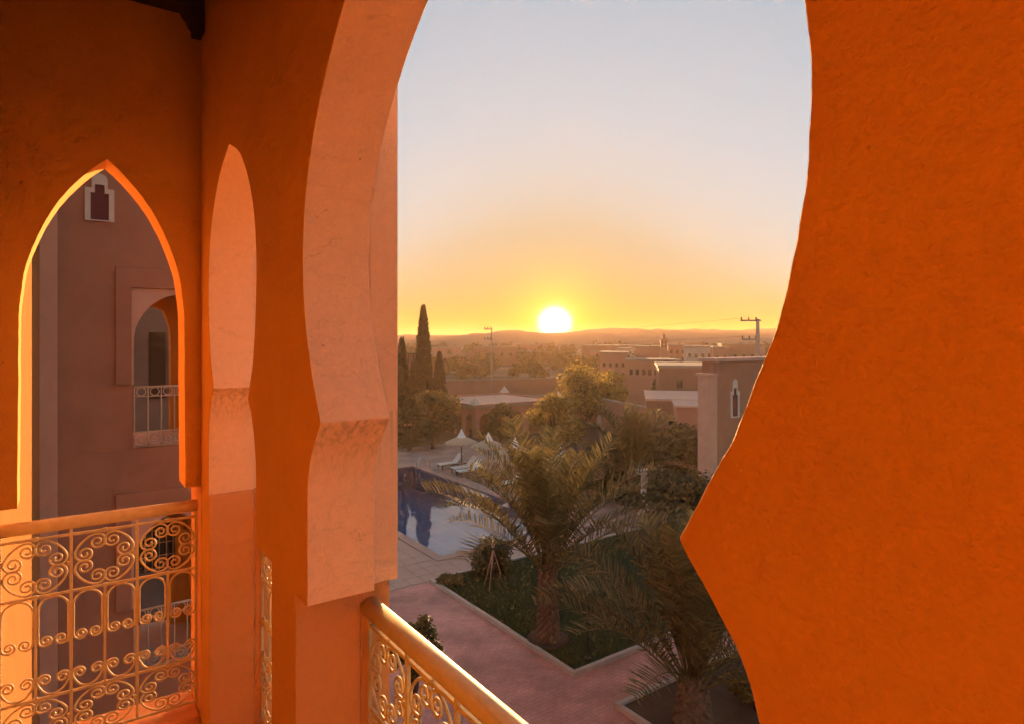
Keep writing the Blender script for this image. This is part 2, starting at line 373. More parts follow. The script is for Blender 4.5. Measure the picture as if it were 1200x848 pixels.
        o = bpy.data.objects.new(name, me); col.objects.link(o)
        if parent: o.parent = parent
        if bevel:
            md = o.modifiers.new('bevel', 'BEVEL'); md.width = bevel; md.segments = segs; md.limit_method = 'ANGLE'; md.angle_limit = R(40)
        return o
def copy_tree(o, parent=None):
    c = o.copy(); col.objects.link(c)
    if parent: c.parent = parent
    for ch in list(o.children): copy_tree(ch, c)
    return c
def struct(o): return tag(o, kind='structure')
def spline(pts, n=6):
    out = []; P = [Vector(p) for p in pts]
    for i in range(len(P) - 1):
        p0, p1, p2, p3 = P[max(i - 1, 0)], P[i], P[i + 1], P[min(i + 2, len(P) - 1)]
        for k in range(n):
            t = k / n
            out.append(0.5 * ((2 * p1) + (-p0 + p2) * t + (2 * p0 - 5 * p1 + 4 * p2 - p3) * t * t + (-p0 + 3 * p1 - 3 * p2 + p3) * t ** 3))
    out.append(P[-1]); return out
# ------------------------------------------------------------------ the gallery the camera stands in
K = 0.9
U1, V1 = 0.4483, 0.5343                    # right springing point of the wide arch, on the inner wall face
WU = lambda a: U1 + a * K                  # measured wall coordinate -> grid u
ZZ = lambda z: H + z * K                   # measured height above the eye -> world z
ZB, ZT = -2.02, 2.15
VB = V1 - 0.92 * K                         # back wall of the gallery
UC, UR = WU(3.166), WU(-1.888)             # the two gallery ends
VI, VO = V1 + 0.195, V1 + 0.29             # back of the arch leaf, face of the outer frame
MAIN = [(0.759, -0.80), (0.757, -0.64), (0.757, -0.515), (0.755, -0.44), (0.745, -0.395), (0.728, -0.350), (0.702, -0.312), (0.668, -0.272), (0.639, -0.235),
        (0.664, -0.195), (0.693, -0.143), (0.716, -0.104), (0.739, -0.05), (0.761, 0.0), (0.776, 0.05), (0.788, 0.1), (0.797, 0.155),
        (0.802, 0.215), (0.801, 0.28), (0.793, 0.36), (0.776, 0.43), (0.752, 0.50), (0.722, 0.565), (0.686, 0.625), (0.640, 0.69), (0.588, 0.75),
        (0.530, 0.81), (0.462, 0.87), (0.38, 0.93), (0.28, 0.99), (0.15, 1.045), (0.0, 1.09)]
NARROW = [(0.48, -0.78), (0.478, -0.6), (0.474, -0.48), (0.455, -0.39), (0.41, -0.30), (0.378, -0.262), (0.348, -0.235), (0.372, -0.19), (0.40, -0.14), (0.43, -0.08),
          (0.452, 0.0), (0.467, 0.08), (0.478, 0.16), (0.483, 0.25), (0.478, 0.34), (0.462, 0.43), (0.43, 0.52), (0.375, 0.61), (0.295, 0.70), (0.18, 0.785), (0.0, 0.86)]
POINTED = [(0.345, -0.77), (0.343, -0.5), (0.341, -0.2), (0.340, 0.03), (0.337, 0.15), (0.327, 0.26), (0.308, 0.36), (0.278, 0.46), (0.238, 0.56), (0.188, 0.66), (0.125, 0.75), (0.055, 0.83), (0.0, 0.882)]
def dense(prof, n=5):
    """finer outline with the slight unevenness of hand-laid plaster; sharp at the springing point"""
    tip = min((i for i in range(2, len(prof) - 2)), key=lambda i: prof[i][0] if -0.3 < prof[i][1] < -0.2 else 9)
    cuts = [0, tip, len(prof) - 1] if -0.3 < prof[tip][1] < -0.2 and prof[tip][0] < prof[0][0] - .02 else [0, len(prof) - 1]
    out = []
    for a_, b_ in zip(cuts, cuts[1:]):
        seg = spline([(p[0], p[1], 0) for p in prof[a_:b_ + 1]], n)
        out += [(p.x, p.y) for p in seg[:-1]]
    out.append(prof[-1])
    return [(a + (0.0022 * noise.noise(Vector((a * 5, z * 8, 3.3))) + 0.0018 * noise.noise(Vector((a * 20, z * 34, 1.3))) if -0.76 < z < prof[-1][1] - .03 else 0), z) for a, z in out]
def notch(center, prof, low_l, low_r, zlow, zb, seed=0.0):
    P = dense(prof); L = []
    left = [(center - low_l, zb), (center - low_l, zlow)] + [(center - a, z) for a, z in P]
    right = [(center + a, z) for a, z in reversed(P[:-1])] + [(center + low_r, zlow), (center + low_r, zb)]
    return left + right
def comb(a0, a1, zb, zt, notches):
    poly = [(a0, zb)]
    for n in notches: poly += n
    return poly + [(a1, zb), (a1, zt), (a0, zt)]
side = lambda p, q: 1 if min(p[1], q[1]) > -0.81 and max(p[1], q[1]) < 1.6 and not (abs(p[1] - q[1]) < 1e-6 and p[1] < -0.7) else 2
main_centers = (-1.212, 0.639, 2.49)
arc = thing('arcade_wall', 'orange plastered gallery wall with the wide keyhole arch framing the sunset', 'wall', gp(WU(0.639), V1, ZZ(ZB)))
poly = comb(-2.21, 3.49, ZB, ZT, [notch(main_centers[0], NARROW, 0.455, 0.70, -0.78, ZB), notch(0.639, MAIN, 0.874, 0.874, -0.80, ZB), notch(2.49, NARROW, 0.70, 0.455, -0.78, ZB)])
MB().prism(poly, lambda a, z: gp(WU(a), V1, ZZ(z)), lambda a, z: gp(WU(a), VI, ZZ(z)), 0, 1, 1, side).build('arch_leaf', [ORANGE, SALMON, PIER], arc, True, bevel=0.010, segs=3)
RECT = lambda h, top, zl: [(h, zl), (h, top), (0.0, top)]
def rnotch(c, h, top, ll, lr, zl, zb):
    return [(c - ll, zb), (c - ll, zl), (c - h, zl), (c - h, top), (c + h, top), (c + h, zl), (c + lr, zl), (c + lr, zb)]
poly = comb(-2.21, 3.49, ZB, ZT, [rnotch(-1.212, 0.50, 1.05, 0.455, 0.70, -0.78, ZB), rnotch(0.639, 0.809, 1.3, 0.874, 0.874, -0.80, ZB), rnotch(2.49, 0.50, 1.05, 0.70, 0.455, -0.78, ZB)])
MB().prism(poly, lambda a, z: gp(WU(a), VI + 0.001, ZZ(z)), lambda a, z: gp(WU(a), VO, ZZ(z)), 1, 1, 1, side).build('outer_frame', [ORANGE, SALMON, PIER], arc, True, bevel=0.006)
for i, (c, l, r) in enumerate(((-1.212, 0.455, 0.70), (0.639, 0.874, 0.874), (2.49, 0.70, 0.455))):
    MB().gbox(WU(c - l) + .001, WU(c + r) - .001, V1 + 0.01, VO + 0.03, ZZ(-2.06), ZZ(-1.985)).build('sill', PIER, arc, True, bevel=0.006)
def end_wall(name, label, u_in, out, zfar):
    """a gallery end: out = +1 when the wall's thickness runs towards +u"""
    t = thing(name, label, 'wall', gp(u_in, (V1 + VB) / 2, ZZ(ZB)))
    P = comb(0.0015, 0.92, ZB, ZT, [notch(0.42, POINTED, 0.418, 0.43, -0.77, ZB)])
    f = lambda du: (lambda a, z: gp(u_in + out * du, V1 - a * K, ZZ(z)))
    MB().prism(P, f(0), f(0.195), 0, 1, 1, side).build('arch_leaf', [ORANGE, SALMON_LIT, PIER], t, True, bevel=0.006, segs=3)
    P = comb(0.0015, 0.92, ZB, ZT, [rnotch(0.42, 0.375, 1.1, 0.418, 0.43, -0.77, ZB)])
    MB().prism(P, f(0.196), f(0.28), 1, 1, 1, side).build('outer_frame', [ORANGE, SALMON, PIER], t, True, bevel=0.006)
    b = sorted((u_in + out * 0.01, u_in + out * 0.30))
    MB().gbox(b[0], b[1], V1 - 0.85 * K, V1 - 0.003, ZZ(-2.06), ZZ(-1.985)).build('sill', PIER, t, True, bevel=0.006)
    return t
SALMON_LIT = plaster('bounce_lit_plaster', (0.76, 0.43, 0.17), (0.70, 0.39, 0.15), 0.4, rough=1.0, spec=0.0)  # copy of the salmon plaster with warm bounce light put into its colour
end_wall('end_wall', 'dark orange end wall pierced by a pointed arch left of the keyhole arch', UC, 1, 0)
end_wall('end_wall', 'orange end wall with pointed arch behind the right-hand pier', UR, -1, 0)
back = MB().gbox(UR - 0.3, UC + 0.3, VB - 0.25, VB, ZZ(-2.3), ZZ(2.6)).build('back_wall', ORANGE); struct(back)
fl = MB().gbox(UR - 0.29, UC + 0.29, VB + 0.001, VO + 0.02, ZZ(-2.3), ZZ(-2.022)).build('gallery_floor', FLOORM); struct(fl)
ce = MB().gbox(UR - 0.29, UC + 0.29, VB + 0.001, VO + 0.3, ZZ(2.151), ZZ(2.45)).build('gallery_ceiling', WOOD); struct(ce)
# dark wooden ceiling beams; the last one, against the end wall, shows with its carved corbel
def beam(u, label):
    t = thing('ceiling_beam', label, 'beam', gp(u, V1, ZZ(1.68)), group='ceiling beams of the gallery')
    MB().gbox(u - 0.05, u + 0.05, VB + 0.002, V1 - 0.002, ZZ(1.685), ZZ(2.14)).build('beam_body', WOOD, t, True, bevel=0.004)
    prof = [(0.0, 1.684), (0.0, 1.575), (0.045, 1.572), (0.05, 1.59), (0.046, 1.604), (0.062, 1.62), (0.075, 1.65), (0.092, 1.668), (0.098, 1.684)]
    MB().prism(prof, lambda a, z: gp(u - 0.05, V1 - 0.002 - a * K, ZZ(z)), lambda a, z: gp(u + 0.05, V1 - 0.002 - a * K, ZZ(z))).build('corbel', WOOD, t, True)
    return t
beam(UC - 0.052, 'dark wooden ceiling beam with carved corbel above the pointed arch')
for i, q in enumerate((1.2, 0.0, -1.2)): beam(WU(0.639) + q - 0.35, 'dark wooden ceiling beam overhead, out of the picture')
# ------------------------------------------------------------------ wrought-iron railings
def spiral_from(J, heading, r1, r0, turns, hand, n=26):
    """points of a spiral that starts at J with the given heading and curls to its side (hand -1 clockwise)"""
    h = Vector(heading).normalized(); side_ = Vector((h.y, -h.x)) if hand < 0 else Vector((-h.y, h.x))
    c = Vector(J) + side_ * r1; a0 = math.atan2(J[1] - c.y, J[0] - c.x); out = []
    for i in range(1, n + 1):
        t = i / n; r = r1 + (r0 - r1) * (t ** 0.92); q = a0 + hand * 2 * math.pi * turns * t
        out.append(Vector((c.x + r * math.cos(q), c.y + r * math.sin(q))))
    return out
def c_scroll(aw, bh):
    """one corner scroll of a rosette, cell aw x bh, around the cell centre, first quadrant"""
    Rr = 0.478; A0, A1 = R(21), R(69)
    arcp = [Vector((Rr * math.cos(A0 + (A1 - A0) * i / 10), Rr * math.sin(A0 + (A1 - A0) * i / 10))) for i in range(11)]
    s0 = spiral_from(arcp[0], (math.sin(A0), -math.cos(A0)), 0.150, 0.026, 1.7, -1)
    s1 = spiral_from(arcp[-1], (-math.sin(A1), math.cos(A1)), 0.150, 0.026, 1.7, 1)
    return [Vector((p.x * aw, p.y * bh)) for p in list(reversed(s0)) + arcp + s1]
def railing(name, label, length, ncell, rod, sides, loc, rz, hr=0.03):
    """local x runs along the railing, z is up from the handrail's centre line; heights measured from the photograph"""
    t = thing(name, label, 'railing', loc, rz)
    cw = length / ncell
    zt, z2, z3, zb = -0.060 * K, -0.338 * K, -0.829 * K, -1.061 * K
    MB().tube([(-0.03, 0, 0), (length * .33, 0, 0), (length * .66, 0, 0), (length + 0.03, 0, 0)], hr, 20).build('handrail', GOLD, t)
    for z in (zt, z2, z3, zb): MB().box(0, length, -rod * 1.15, rod * 1.15, z - rod * 1.15, z + rod * 1.15).build('rail_bar', GOLD, t, bevel=0.001)
    post = None
    for i in range(ncell + 1):
        x = min(max(i * cw, rod), length - rod)
        if post is None: post = MB().box(-rod * 1.2, rod * 1.2, -rod * 1.2, rod * 1.2, zb, -hr * .8).build('post', GOLD, t, bevel=0.001)
        else: q = post.copy(); col.objects.link(q); post = q
        post.location = (x, 0.0005, 0)
    for i in range(ncell):
        x = (i + 0.5) * cw
        MB().box(x - rod, x + rod, -rod, rod, z3, z2).build('baluster', GOLD, t)
    def scroll_mesh(pts, nm):
        return MB().tube([(p.x, 0, p.y) for p in pts], rod * 0.95, sides).build(nm, GOLD, t)
    def stamp(src, x, z, sx=1, sz=1):
        q = src if not src.get('_used') else src.copy()
        if src.get('_used'): col.objects.link(q)
        src['_used'] = 1
        q.location = (x, 0, z); q.scale = (sx, 1, sz); return q
    protos = []
    r1 = scroll_mesh(c_scroll(cw * 0.98, z2 * -1 + zt), 'scroll'); r2 = scroll_mesh(c_scroll(cw * 0.98, z3 - zb), 'scroll')
    hw = cw * 0.5
    # tall hairpin loop whose feet curl inwards
    w2 = hw * 0.43; top = -0.004; foot = -0.235 * K
    arcp = [Vector((w2 * math.cos(math.pi * i / 12), top - w2 + w2 * math.sin(math.pi * i / 12))) for i in range(13)]
    right = [Vector((w2, top - w2)), Vector((w2, (top - w2 + foot) / 2)), Vector((w2, foot + 0.02))]
    sR = spiral_from(right[-1], (0, -1), w2 * 0.50, 0.005, 1.7, -1)
    half = [arcp[i] for i in range(6, -1, -1)] + right[1:] + sR
    loop = [Vector((-p.x, p.y)) for p in reversed(half)] + half[1:]
    loop_o = scroll_mesh(loop, 'hairpin_scroll')
    # low scroll with both ends curling up
    wl = hw * 0.46
    base = [Vector((wl * 0.62 * math.cos(q), 0.004 + 0.03 + 0.03 * math.sin(q))) for q in [R(-90 + 10 * i) for i in range(8)]]
    arcl = [Vector((wl * x_, 0.006 + 0.055 * abs(x_) ** 2.6)) for x_ in [i / 10 for i in range(0, 11)]]
    sL = spiral_from(arcl[-1], (0.35, 1), wl * 0.47, 0.006, 1.6, 1)
    half = arcl + sL
    low = [Vector((-p.x, p.y)) for p in reversed(half)] + half[1:]
    low_o = scroll_mesh(low, 'foot_scroll')
    collar = MB().box(-rod * 1.9, rod * 1.9, -rod * 1.7, rod * 1.7, -rod * 1.7, rod * 1.7).build('collar', GOLD, t, bevel=0.0015)
    for i in range(ncell):
        cx = (i + 0.5) * cw
        for sx in (1, -1):
            for sz in (1, -1):
                stamp(r1, cx, (zt + z2) / 2, sx, sz); stamp(r2, cx, (z3 + zb) / 2, sx, sz)
            stamp(loop_o, cx + sx * hw / 2, z2 - rod); stamp(low_o, cx + sx * hw / 2, z3 + rod)
        for zc in (zt, z2, z3, zb): stamp(collar, cx, zc)
        for zc in ((zt + z2) / 2, (z3 + zb) / 2, (z2 + z3) / 2 + .01):
            stamp(collar, i * cw + rod, zc)
    for o in t.children:
        if '_used' in o: del o['_used']
    return t
VRAIL = V1 + 0.222
p = gp(WU(-0.235), VRAIL, ZZ(-0.895))
railing('railing', 'gold scrollwork railing with thick round handrail under the keyhole arch', 1.748 * K, 6, 0.0049, 8, p, TH + R(90), 0.029)
URAIL = UC + 0.11
p = gp(URAIL, V1 - 0.002, ZZ(-0.895))
railing('railing', 'gold scrollwork railing filling the pointed arch, beside the pool-side pier', 0.84 * K, 3, 0.0049, 7, p, TH + R(180), 0.028)
p = gp(WU(1.79), VRAIL + 0.005, ZZ(-0.895))
railing('railing', 'gold scrollwork railing seen edge-on in the slit between two orange piers', 1.155 * K, 4, 0.0049, 6, p, TH + R(90), 0.029)
# ------------------------------------------------------------------ the hotel around the court
UW = 14.2 * K                              # the shaded wing opposite the pointed arch
mf = thing('courtyard_facade', 'sunlit orange facade glimpsed at the left edge of the pointed arch', 'building', gp(UC + 4, VB, 0))
MB().gbox(UC + 0.31, UW + 2.0, VB - 0.4, VB, 0, H + 5).build('wall', OCHRE_WALL, mf, True)
MB().gbox(UW - 0.75, UW - 0.02, VB, VB + 0.22, 0, H + 5).build('pilaster', FACADE_PALE, mf, True)
base = thing('hotel_block', 'hotel storeys beneath the viewing gallery', 'building', gp(WU(0.6), VB - 1, 0))
MB().gbox(UR - 0.6, UC + 0.30, VB - 6, VO - 0.02, 0, ZZ(-2.31)).build('wall', FACADE, base, True)
MB().gbox(UR - 0.6, UC + 0.30, VB - 6, VB - 0.26, ZZ(-2.3), H + 5).build('wall', FACADE, base, True)
WV = lambda a: a * K
wing = thing('hotel_wing', 'shaded terracotta hotel wing seen through the pointed arch', 'building', gp(UW, WV(1.8), 0))
WARCH = [(0.70, -0.9), (0.70, -0.2), (0.695, 0.05), (0.67, 0.2), (0.62, 0.35), (0.54, 0.5), (0.42, 0.65), (0.26, 0.78), (0.12, 0.85), (0.0, 0.885)]
def wface(du): return lambda a, z: gp(UW + du, WV(a), ZZ(z))
ST = 4.33
ztop = [(-2.1, 5.2), (-2.1 - ST, -2.101)]
for k, (zb_, zt_) in enumerate(ztop):
    sh = -ST * k
    pr = [(a, z + sh) for a, z in WARCH]
    nn = [(1.8 - 0.70, zb_)] + [(1.8 - a, z) for a, z in pr] + [(1.8 + a, z) for a, z in reversed(pr[:-1])] + [(1.8 + 0.70, zb_)]
    MB().prism(comb(-0.37, 3.05, zb_, zt_, [nn]), wface(0), wface(0.3)).build('wall', FACADE, wing, True)
    # raised surround, then the paler panel that carries the arch
    O = [(0.81, -0.86 + sh), (0.81, 1.39 + sh), (2.79, 1.39 + sh), (2.79, -0.86 + sh)]; I = [(1.07, -0.86 + sh), (1.07, 1.0 + sh), (2.53, 1.0 + sh), (2.53, -0.86 + sh)]
    ring = O + list(reversed(I))
    asr = MB().prism([O[0], O[1], O[2], O[3], I[3], I[2], I[1], I[0]], wface(-0.07), wface(0.001)).build('arch_surround', FACADE, wing, True, bevel=0.01)
    pn = [(1.075, -0.86 + sh)] + [(1.8 - a * 0.985, max(z, -0.86 + sh)) for a, z in pr] + [(1.8 + a * 0.985, max(z, -0.86 + sh)) for a, z in reversed(pr[:-1])] + [(2.525, -0.86 + sh), (2.525, 0.995 + sh), (1.075, 0.995 + sh)]
    MB().prism(pn, wface(-0.012), wface(0.002)).build('arch_panel', FACADE_PALE, asr, True)
    # loggia behind the opening, with a second arch in its far wall
    MB().prism([(0.9, zb_), (2.9, zb_), (2.9, zb_ + 0.06), (0.9, zb_ + 0.06)], wface(0.02), wface(1.9)).build('loggia_floor', FACADE_PALE, wing, True)
    far = [(a * 0.54, min(z, 0.66) * 1.0 + sh if z < 0.66 else 0.66 + (z - 0.66) * 0.3 + sh) for a, z in WARCH]
    cc = 1.58
    nn = [(cc - 0.378, zb_ + .061)] + [(cc - a, z) for a, z in far] + [(cc + a, z) for a, z in reversed(far[:-1])] + [(cc + 0.378, zb_ + .061)]
    MB().prism(comb(0.9, 2.9, zb_ + .061, 1.3 + sh, [nn]), wface(1.55), wface(1.85)).build('loggia_wall', ORANGE, wing, True)
    MB().prism([(2.32, zb_ + .062), (2.6, zb_ + .062), (2.6, 1.299 + sh), (2.32, 1.299 + sh)], wface(0.3), wface(1.549)).build('loggia_side', ORANGE, wing, True)
    MB().prism([(0.9, 1.3 + sh), (2.9, 1.3 + sh), (2.9, 1.45 + sh), (0.9, 1.45 + sh)], wface(0.301), wface(1.9)).build('loggia_ceiling', WOOD, wing, True)
MB().prism(comb(-0.37, 3.05, -H / K, -2.1 - ST - .001, []), wface(0), wface(0.3)).build('wall', FACADE, wing, True)
MB().gbox(UW + 0.301, UW + 1.9, WV(2.91), WV(3.05), 0, H + 4.5).build('wall', FACADE, wing, True)
# the court's other side, glimpsed through both arches of the wing
gb = thing('grey_outbuilding', 'grey wall glimpsed through both arches of the shaded wing', 'building', gp(UW + 5, WV(2.4), 0))
MB().gbox(UW + 5, UW + 6, WV(-1.5), WV(4.2), 0, ZZ(1.0)).build('wall', GREYWALL, gb, True)
MB().gbox(UW + 4.95, UW + 5.01, WV(1.9), WV(2.3), ZZ(-1.6), ZZ(0.2)).build('shutter', DARKIRON, gb, True)
def simple_railing(label, u, v0, v1, z):
    """a small balcony rail on the wing: scroll rings top and bottom"""
    t = thing('balcony_railing', label, 'railing', gp(u, v0, z))
    r = 0.011
    for zz in (0, -0.16, -0.78, -1.03): MB().tube([gp(u, v0, z + zz), gp(u, v1, z + zz)], r if zz else 0.022, 6).build('rail_bar', GOLDP, t, True)
    n = 6; c = (v1 - v0) / n
    for i in range(n + 1): MB().tube([gp(u, v0 + c * i, z), gp(u, v0 + c * i, z - 1.03)], r, 6).build('post', GOLDP, t, True)
    for i in range(n):
        for zz, rr in ((-0.08, 0.07), (-0.905, 0.10)):
            cpt = gp(u, v0 + c * (i + .5), z + zz)
            ring = [cpt + (gp(0, math.cos(q), 0) * rr) + Vector((0, 0, math.sin(q) * rr)) for q in [2 * math.pi * k / 14 for k in range(15)]]
            MB().tube(ring, 0.010, 5, False).build('ring', GOLDP, t, True)
            if rr > 0.09:
                ring = [cpt + (gp(0, math.cos(q), 0) * .045) + Vector((0, 0, math.sin(q) * .045)) for q in [2 * math.pi * k / 10 for k in range(11)]]
                MB().tube(ring, 0.010, 5, False).build('ring', GOLDP, t, True)
    return t
GOLDP = mat('pale_painted_iron', (0.62, 0.50, 0.38), (0.52, 0.40, 0.30), 30, 0.5, spec=0.4)
simple_railing('pale iron balcony railing on the upper arch of the shaded wing', UW - 0.02, WV(1.12), WV(2.5), ZZ(-0.92))
simple_railing('pale iron balcony railing one storey down on the shaded wing', UW - 0.02, WV(1.12), WV(2.5), ZZ(-0.92 - ST))
# window grille seen in the lower arch of the wing
wg = thing('iron_window_grille', 'dark iron window grille inside the lower arch of the shaded wing', 'window grille', gp(UW + 1.4, WV(1.66), ZZ(-ST - 0.4)))
gpoly = [(1.28, -0.75 - ST), (1.28, 0.05 - ST), (1.36, 0.25 - ST), (1.5, 0.38 - ST), (1.66, 0.44 - ST), (1.82, 0.38 - ST), (1.96, 0.25 - ST), (2.04, 0.05 - ST), (2.04, -0.75 - ST)]
MB().prism(gpoly, wface(1.535), wface(1.549)).build('pane', GLASSD, wg, True)
for i in range(6):
    a = 1.32 + i * 0.136
    MB().tube([gp(UW + 1.51, WV(a), ZZ(-0.74 - ST)), gp(UW + 1.51, WV(a), ZZ(0.2 - ST))], 0.012, 5).build('grille_bar', GOLDP, wg, True)
for i in range(4):
    z = -0.7 + i * 0.28
    MB().tube([gp(UW + 1.5, WV(1.3), ZZ(z - ST)), gp(UW + 1.5, WV(2.02), ZZ(z - ST))], 0.012, 5).build('grille_bar', GOLDP, wg, True)
def niche(label, f0, w, h, out=0.04):
    """keyhole niche: stepped white surround with an arched head round a maroon panel; f0(a, z, depth) -> point"""
    t = thing('keyhole_niche', label, 'niche', f0(0, 0, 0))
    def shape(s, top, sh, flat=False):
        P = [(-0.5 * s, 0), (-0.5 * s, sh), (-0.27 * s, sh), (-0.27 * s, top - 0.14)]
        for i in range(1, 8):
            q = math.pi - math.pi * i / 8; P.append((0.27 * s * math.cos(q), top - 0.14 + (0.06 if flat else 0.14 * math.sin(q))))
        return P + [(0.27 * s, top - 0.14), (0.27 * s, sh), (0.5 * s, sh), (0.5 * s, 0)]
    O = [(a * w, z * h) for a, z in shape(1.0, 1.0, 0.68)]
    I = [(a * w, z * h) for a, z in shape(0.62, 0.84, 0.58, True)]
    V = [f0(a, z, -out) for a, z in O] + [f0(a, z, -out) for a, z in I] + [f0(a, z, 0.01) for a, z in O] + [f0(a, z, 0.01) for a, z in I]
    n = len(O); F = []
    for i in range(n - 1):
        F += [(i, i + 1, n + i + 1, n + i), (i + 1, i, 2 * n + i, 2 * n + i + 1), (n + i, n + i + 1, 3 * n + i + 1, 3 * n + i)]
    F += [(0, n, 3 * n, 2 * n), (n - 1, 2 * n - 1, 4 * n - 1, 3 * n - 1)]
    m = MB(); m.add(V, F); sur = m.build('surround', WHITE, t, True)
    m = MB(); m.prism(I, lambda a, z: f0(a, z, -0.008), lambda a, z: f0(a, z, 0.012)).build('panel', MAROON, sur, True)
    m = MB(); m.prism([(-0.5 * w, -0.03 * h), (-0.5 * w, -0.004), (0.5 * w, -0.004), (0.5 * w, -0.03 * h)], lambda a, z: f0(a, z, -out - 0.01), lambda a, z: f0(a, z, 0.01)).build('sill', WHITE, t, True)
    return t
a_n = 0.56
niche('white keyhole niche with maroon panel high on the shaded wing', lambda a, z, d: gp(UW + d, WV(0.56) + a, ZZ(2.25) + z), 0.42, 0.78)
# right-hand tower of the hotel
tw = at(838, 424, 28.0)
tu = -SN * tw.x + CS * tw.y; tv = CS * tw.x + SN * tw.y; tz = tw.z
tower = thing('hotel_tower', 'square terracotta hotel tower with pale coping beside the right pier', 'building', gp(tu + 2, tv + 2, 0))
MB().gbox(tu, tu + 0.7, tv, tv + 7, 0, tz).build('wall', FACADE, tower, True)
MB().gbox(tu - 0.12, tu + 0.82, tv - 0.12, tv + 7.1, tz, tz + 0.16).build('coping', FACADE_PALE, tower, True, bevel=0.02)
pie = MB().gbox(tu - 0.12, tu + 0.62, tv - 0.42, tv - 0.002, 0, tz - 0.62).build('pier', FACADE_PALE, tower, True, bevel=0.015)
MB().gbox(tu - 0.18, tu + 0.68, tv - 0.50, tv - 0.002, tz - 0.62, tz - 0.5).build('pier_cap', FACADE_PALE, pie, True, bevel=0.015)
niche('white keyhole niche with maroon panel on the terracotta tower', lambda a, z, d: gp(tu + d, tv + 1.42 + a, H - 2.5 * 28.6 / 28 - 0.93 + z), 0.66, 1.7)
# ------------------------------------------------------------------ ground, terrace, pool, lawns
def sheet(name, pts, m, z=0.0, th=0.0):
    mb = MB()
    if th: mb.prism([(i, 0) for i in range(len(pts))], lambda a, z_: Vector((pts[a].x, pts[a].y, z)), lambda a, z_: Vector((pts[a].x, pts[a].y, z - th)))
    else: mb.add([Vector((p.x, p.y, z)) for p in pts], [tuple(range(len(pts)))])
    return struct(mb.build(name, m))
def grect(u0, u1, v0, v1): return [gp(u0, v0), gp(u0, v1), gp(u1, v1), gp(u1, v0)]
PU0, PU1, PV0, PV1 = 22.0, 38.9, 12.2, 19.4
# the ground is one sheet with a hole for the pool basin
def ground_sheet():
    mb = MB(); big = 800
    inner = [gp(PU0, PV0), gp(PU0, PV1), gp(PU1, PV1), gp(PU1, PV0)]
    mid = [gp(PU0 - 60, PV0 - 60), gp(PU0 - 60, PV1 + 60), gp(PU1 + 60, PV1 + 60), gp(PU1 + 60, PV0 - 60)]
    outer = [gp(-big, -big), gp(-big, big), gp(big, big), gp(big, -big)]
    V = [Vector((p.x, p.y, -0.03)) for p in inner + mid + outer]
    F = []
    for k in (0, 4):
        for i in range(4): F.append((k + i, k + (i + 1) % 4, k + 4 + (i + 1) % 4, k + 4 + i))
    mb.add(V, F); return struct(mb.build('ground', PLAIN))
ground_sheet()
# terrace paving in pieces round the pool
for nm, (a, b, c, d), m in (('pool_terrace', (20.0, PU0 - .001, -2, 32), DECK), ('pool_terrace', (PU0, PU1, -2, PV0 - .001), DECK), ('pool_terrace', (PU0, PU1, PV1 + .001, 28), DECK),
                            ('pool_terrace', (PU1 + .001, 46, -2, 28), DECK), ('path', (2.0, 19.999, VO + 0.01, 10.6), PAVE), ('path', (10.65, 12.2, 10.601, 26), PAVE)):
    sheet(nm, grect(a, b, c, d), m, 0.0)
deck = thing('terrace_paving', 'rows of pinkish stone slabs between the pool and the lawn', 'paving', gp(21, 8, 0))
slab = None
for iu in range(3):
    for iv in range(26):
        u = 20.06 + iu * 0.62; v = 5.0 + iv * 0.55
        if slab is None: slab = MB().box(0, 0.53, 0, 0.60, 0.002, 0.016).build('slab', TERR, deck, bevel=0.004, segs=1)
        else: q = slab.copy(); col.objects.link(q); slab = q
        slab.location = gp(u, v, rnd.uniform(0, 0.004)) - Vector(deck.location); slab.rotation_euler = (0, 0, TH)
for iu in range(9):
    for iv in range(6):
        u = 21.95 + iu * 0.62; v = PV0 - 0.42 - (iv + 1) * 0.55
        q = slab.copy(); col.objects.link(q)
        q.location = gp(u, v, rnd.uniform(0, 0.004)) - Vector(deck.location); q.rotation_euler = (0, 0, TH); slab = q
pool = MB()
pz = -1.45
V = [gp(PU0, PV0, 0.0), gp(PU0, PV1, 0.0), gp(PU1, PV1, 0.0), gp(PU1, PV0, 0.0), gp(PU0, PV0, pz), gp(PU0, PV1, pz), gp(PU1, PV1, pz), gp(PU1, PV0, pz)]
pool.add(V, [(0, 1, 5, 4), (1, 2, 6, 5), (2, 3, 7, 6), (3, 0, 4, 7), (4, 5, 6, 7)])
struct(pool.build('pool_basin', POOLTILE))
wt = MB().add([Vector((p.x, p.y, -0.025)) for p in grect(PU0 + .002, PU1 - .002, PV0 + .002, PV1 - .002)], [(0, 1, 2, 3)]).build('water', WATER, recalc=False); struct(wt)
cop = thing('pool_coping', 'pinkish stone coping round the swimming pool', 'coping', gp(PU0, PV0, 0))
def coping_run(a, b, c, d, along_u):
    n = max(1, int(round(((b - a) if along_u else (d - c)) / 0.9)))
    for i in range(n):
        if along_u:
            s = (b - a) / n; MB().gbox(a + i * s + .004, a + (i + 1) * s - .004, c, d, 0.004, 0.05).build('coping_stone', STONE_PINK, cop, True)
        else:
            s = (d - c) / n; MB().gbox(a, b, c + i * s + .004, c + (i + 1) * s - .004, 0.004, 0.05).build('coping_stone', STONE_PINK, cop, True)
STONE_PINK = mat('pink_coping_stone', (0.46, 0.29, 0.23), (0.38, 0.235, 0.185), 2, 0.7, 0.2, 30)
coping_run(PU0 - 0.38, PU1 + 0.38, PV0 - 0.38, PV0 + 0.03, True)
coping_run(PU0 - 0.38, PU1 + 0.38, PV1 - 0.03, PV1 + 0.38, True)
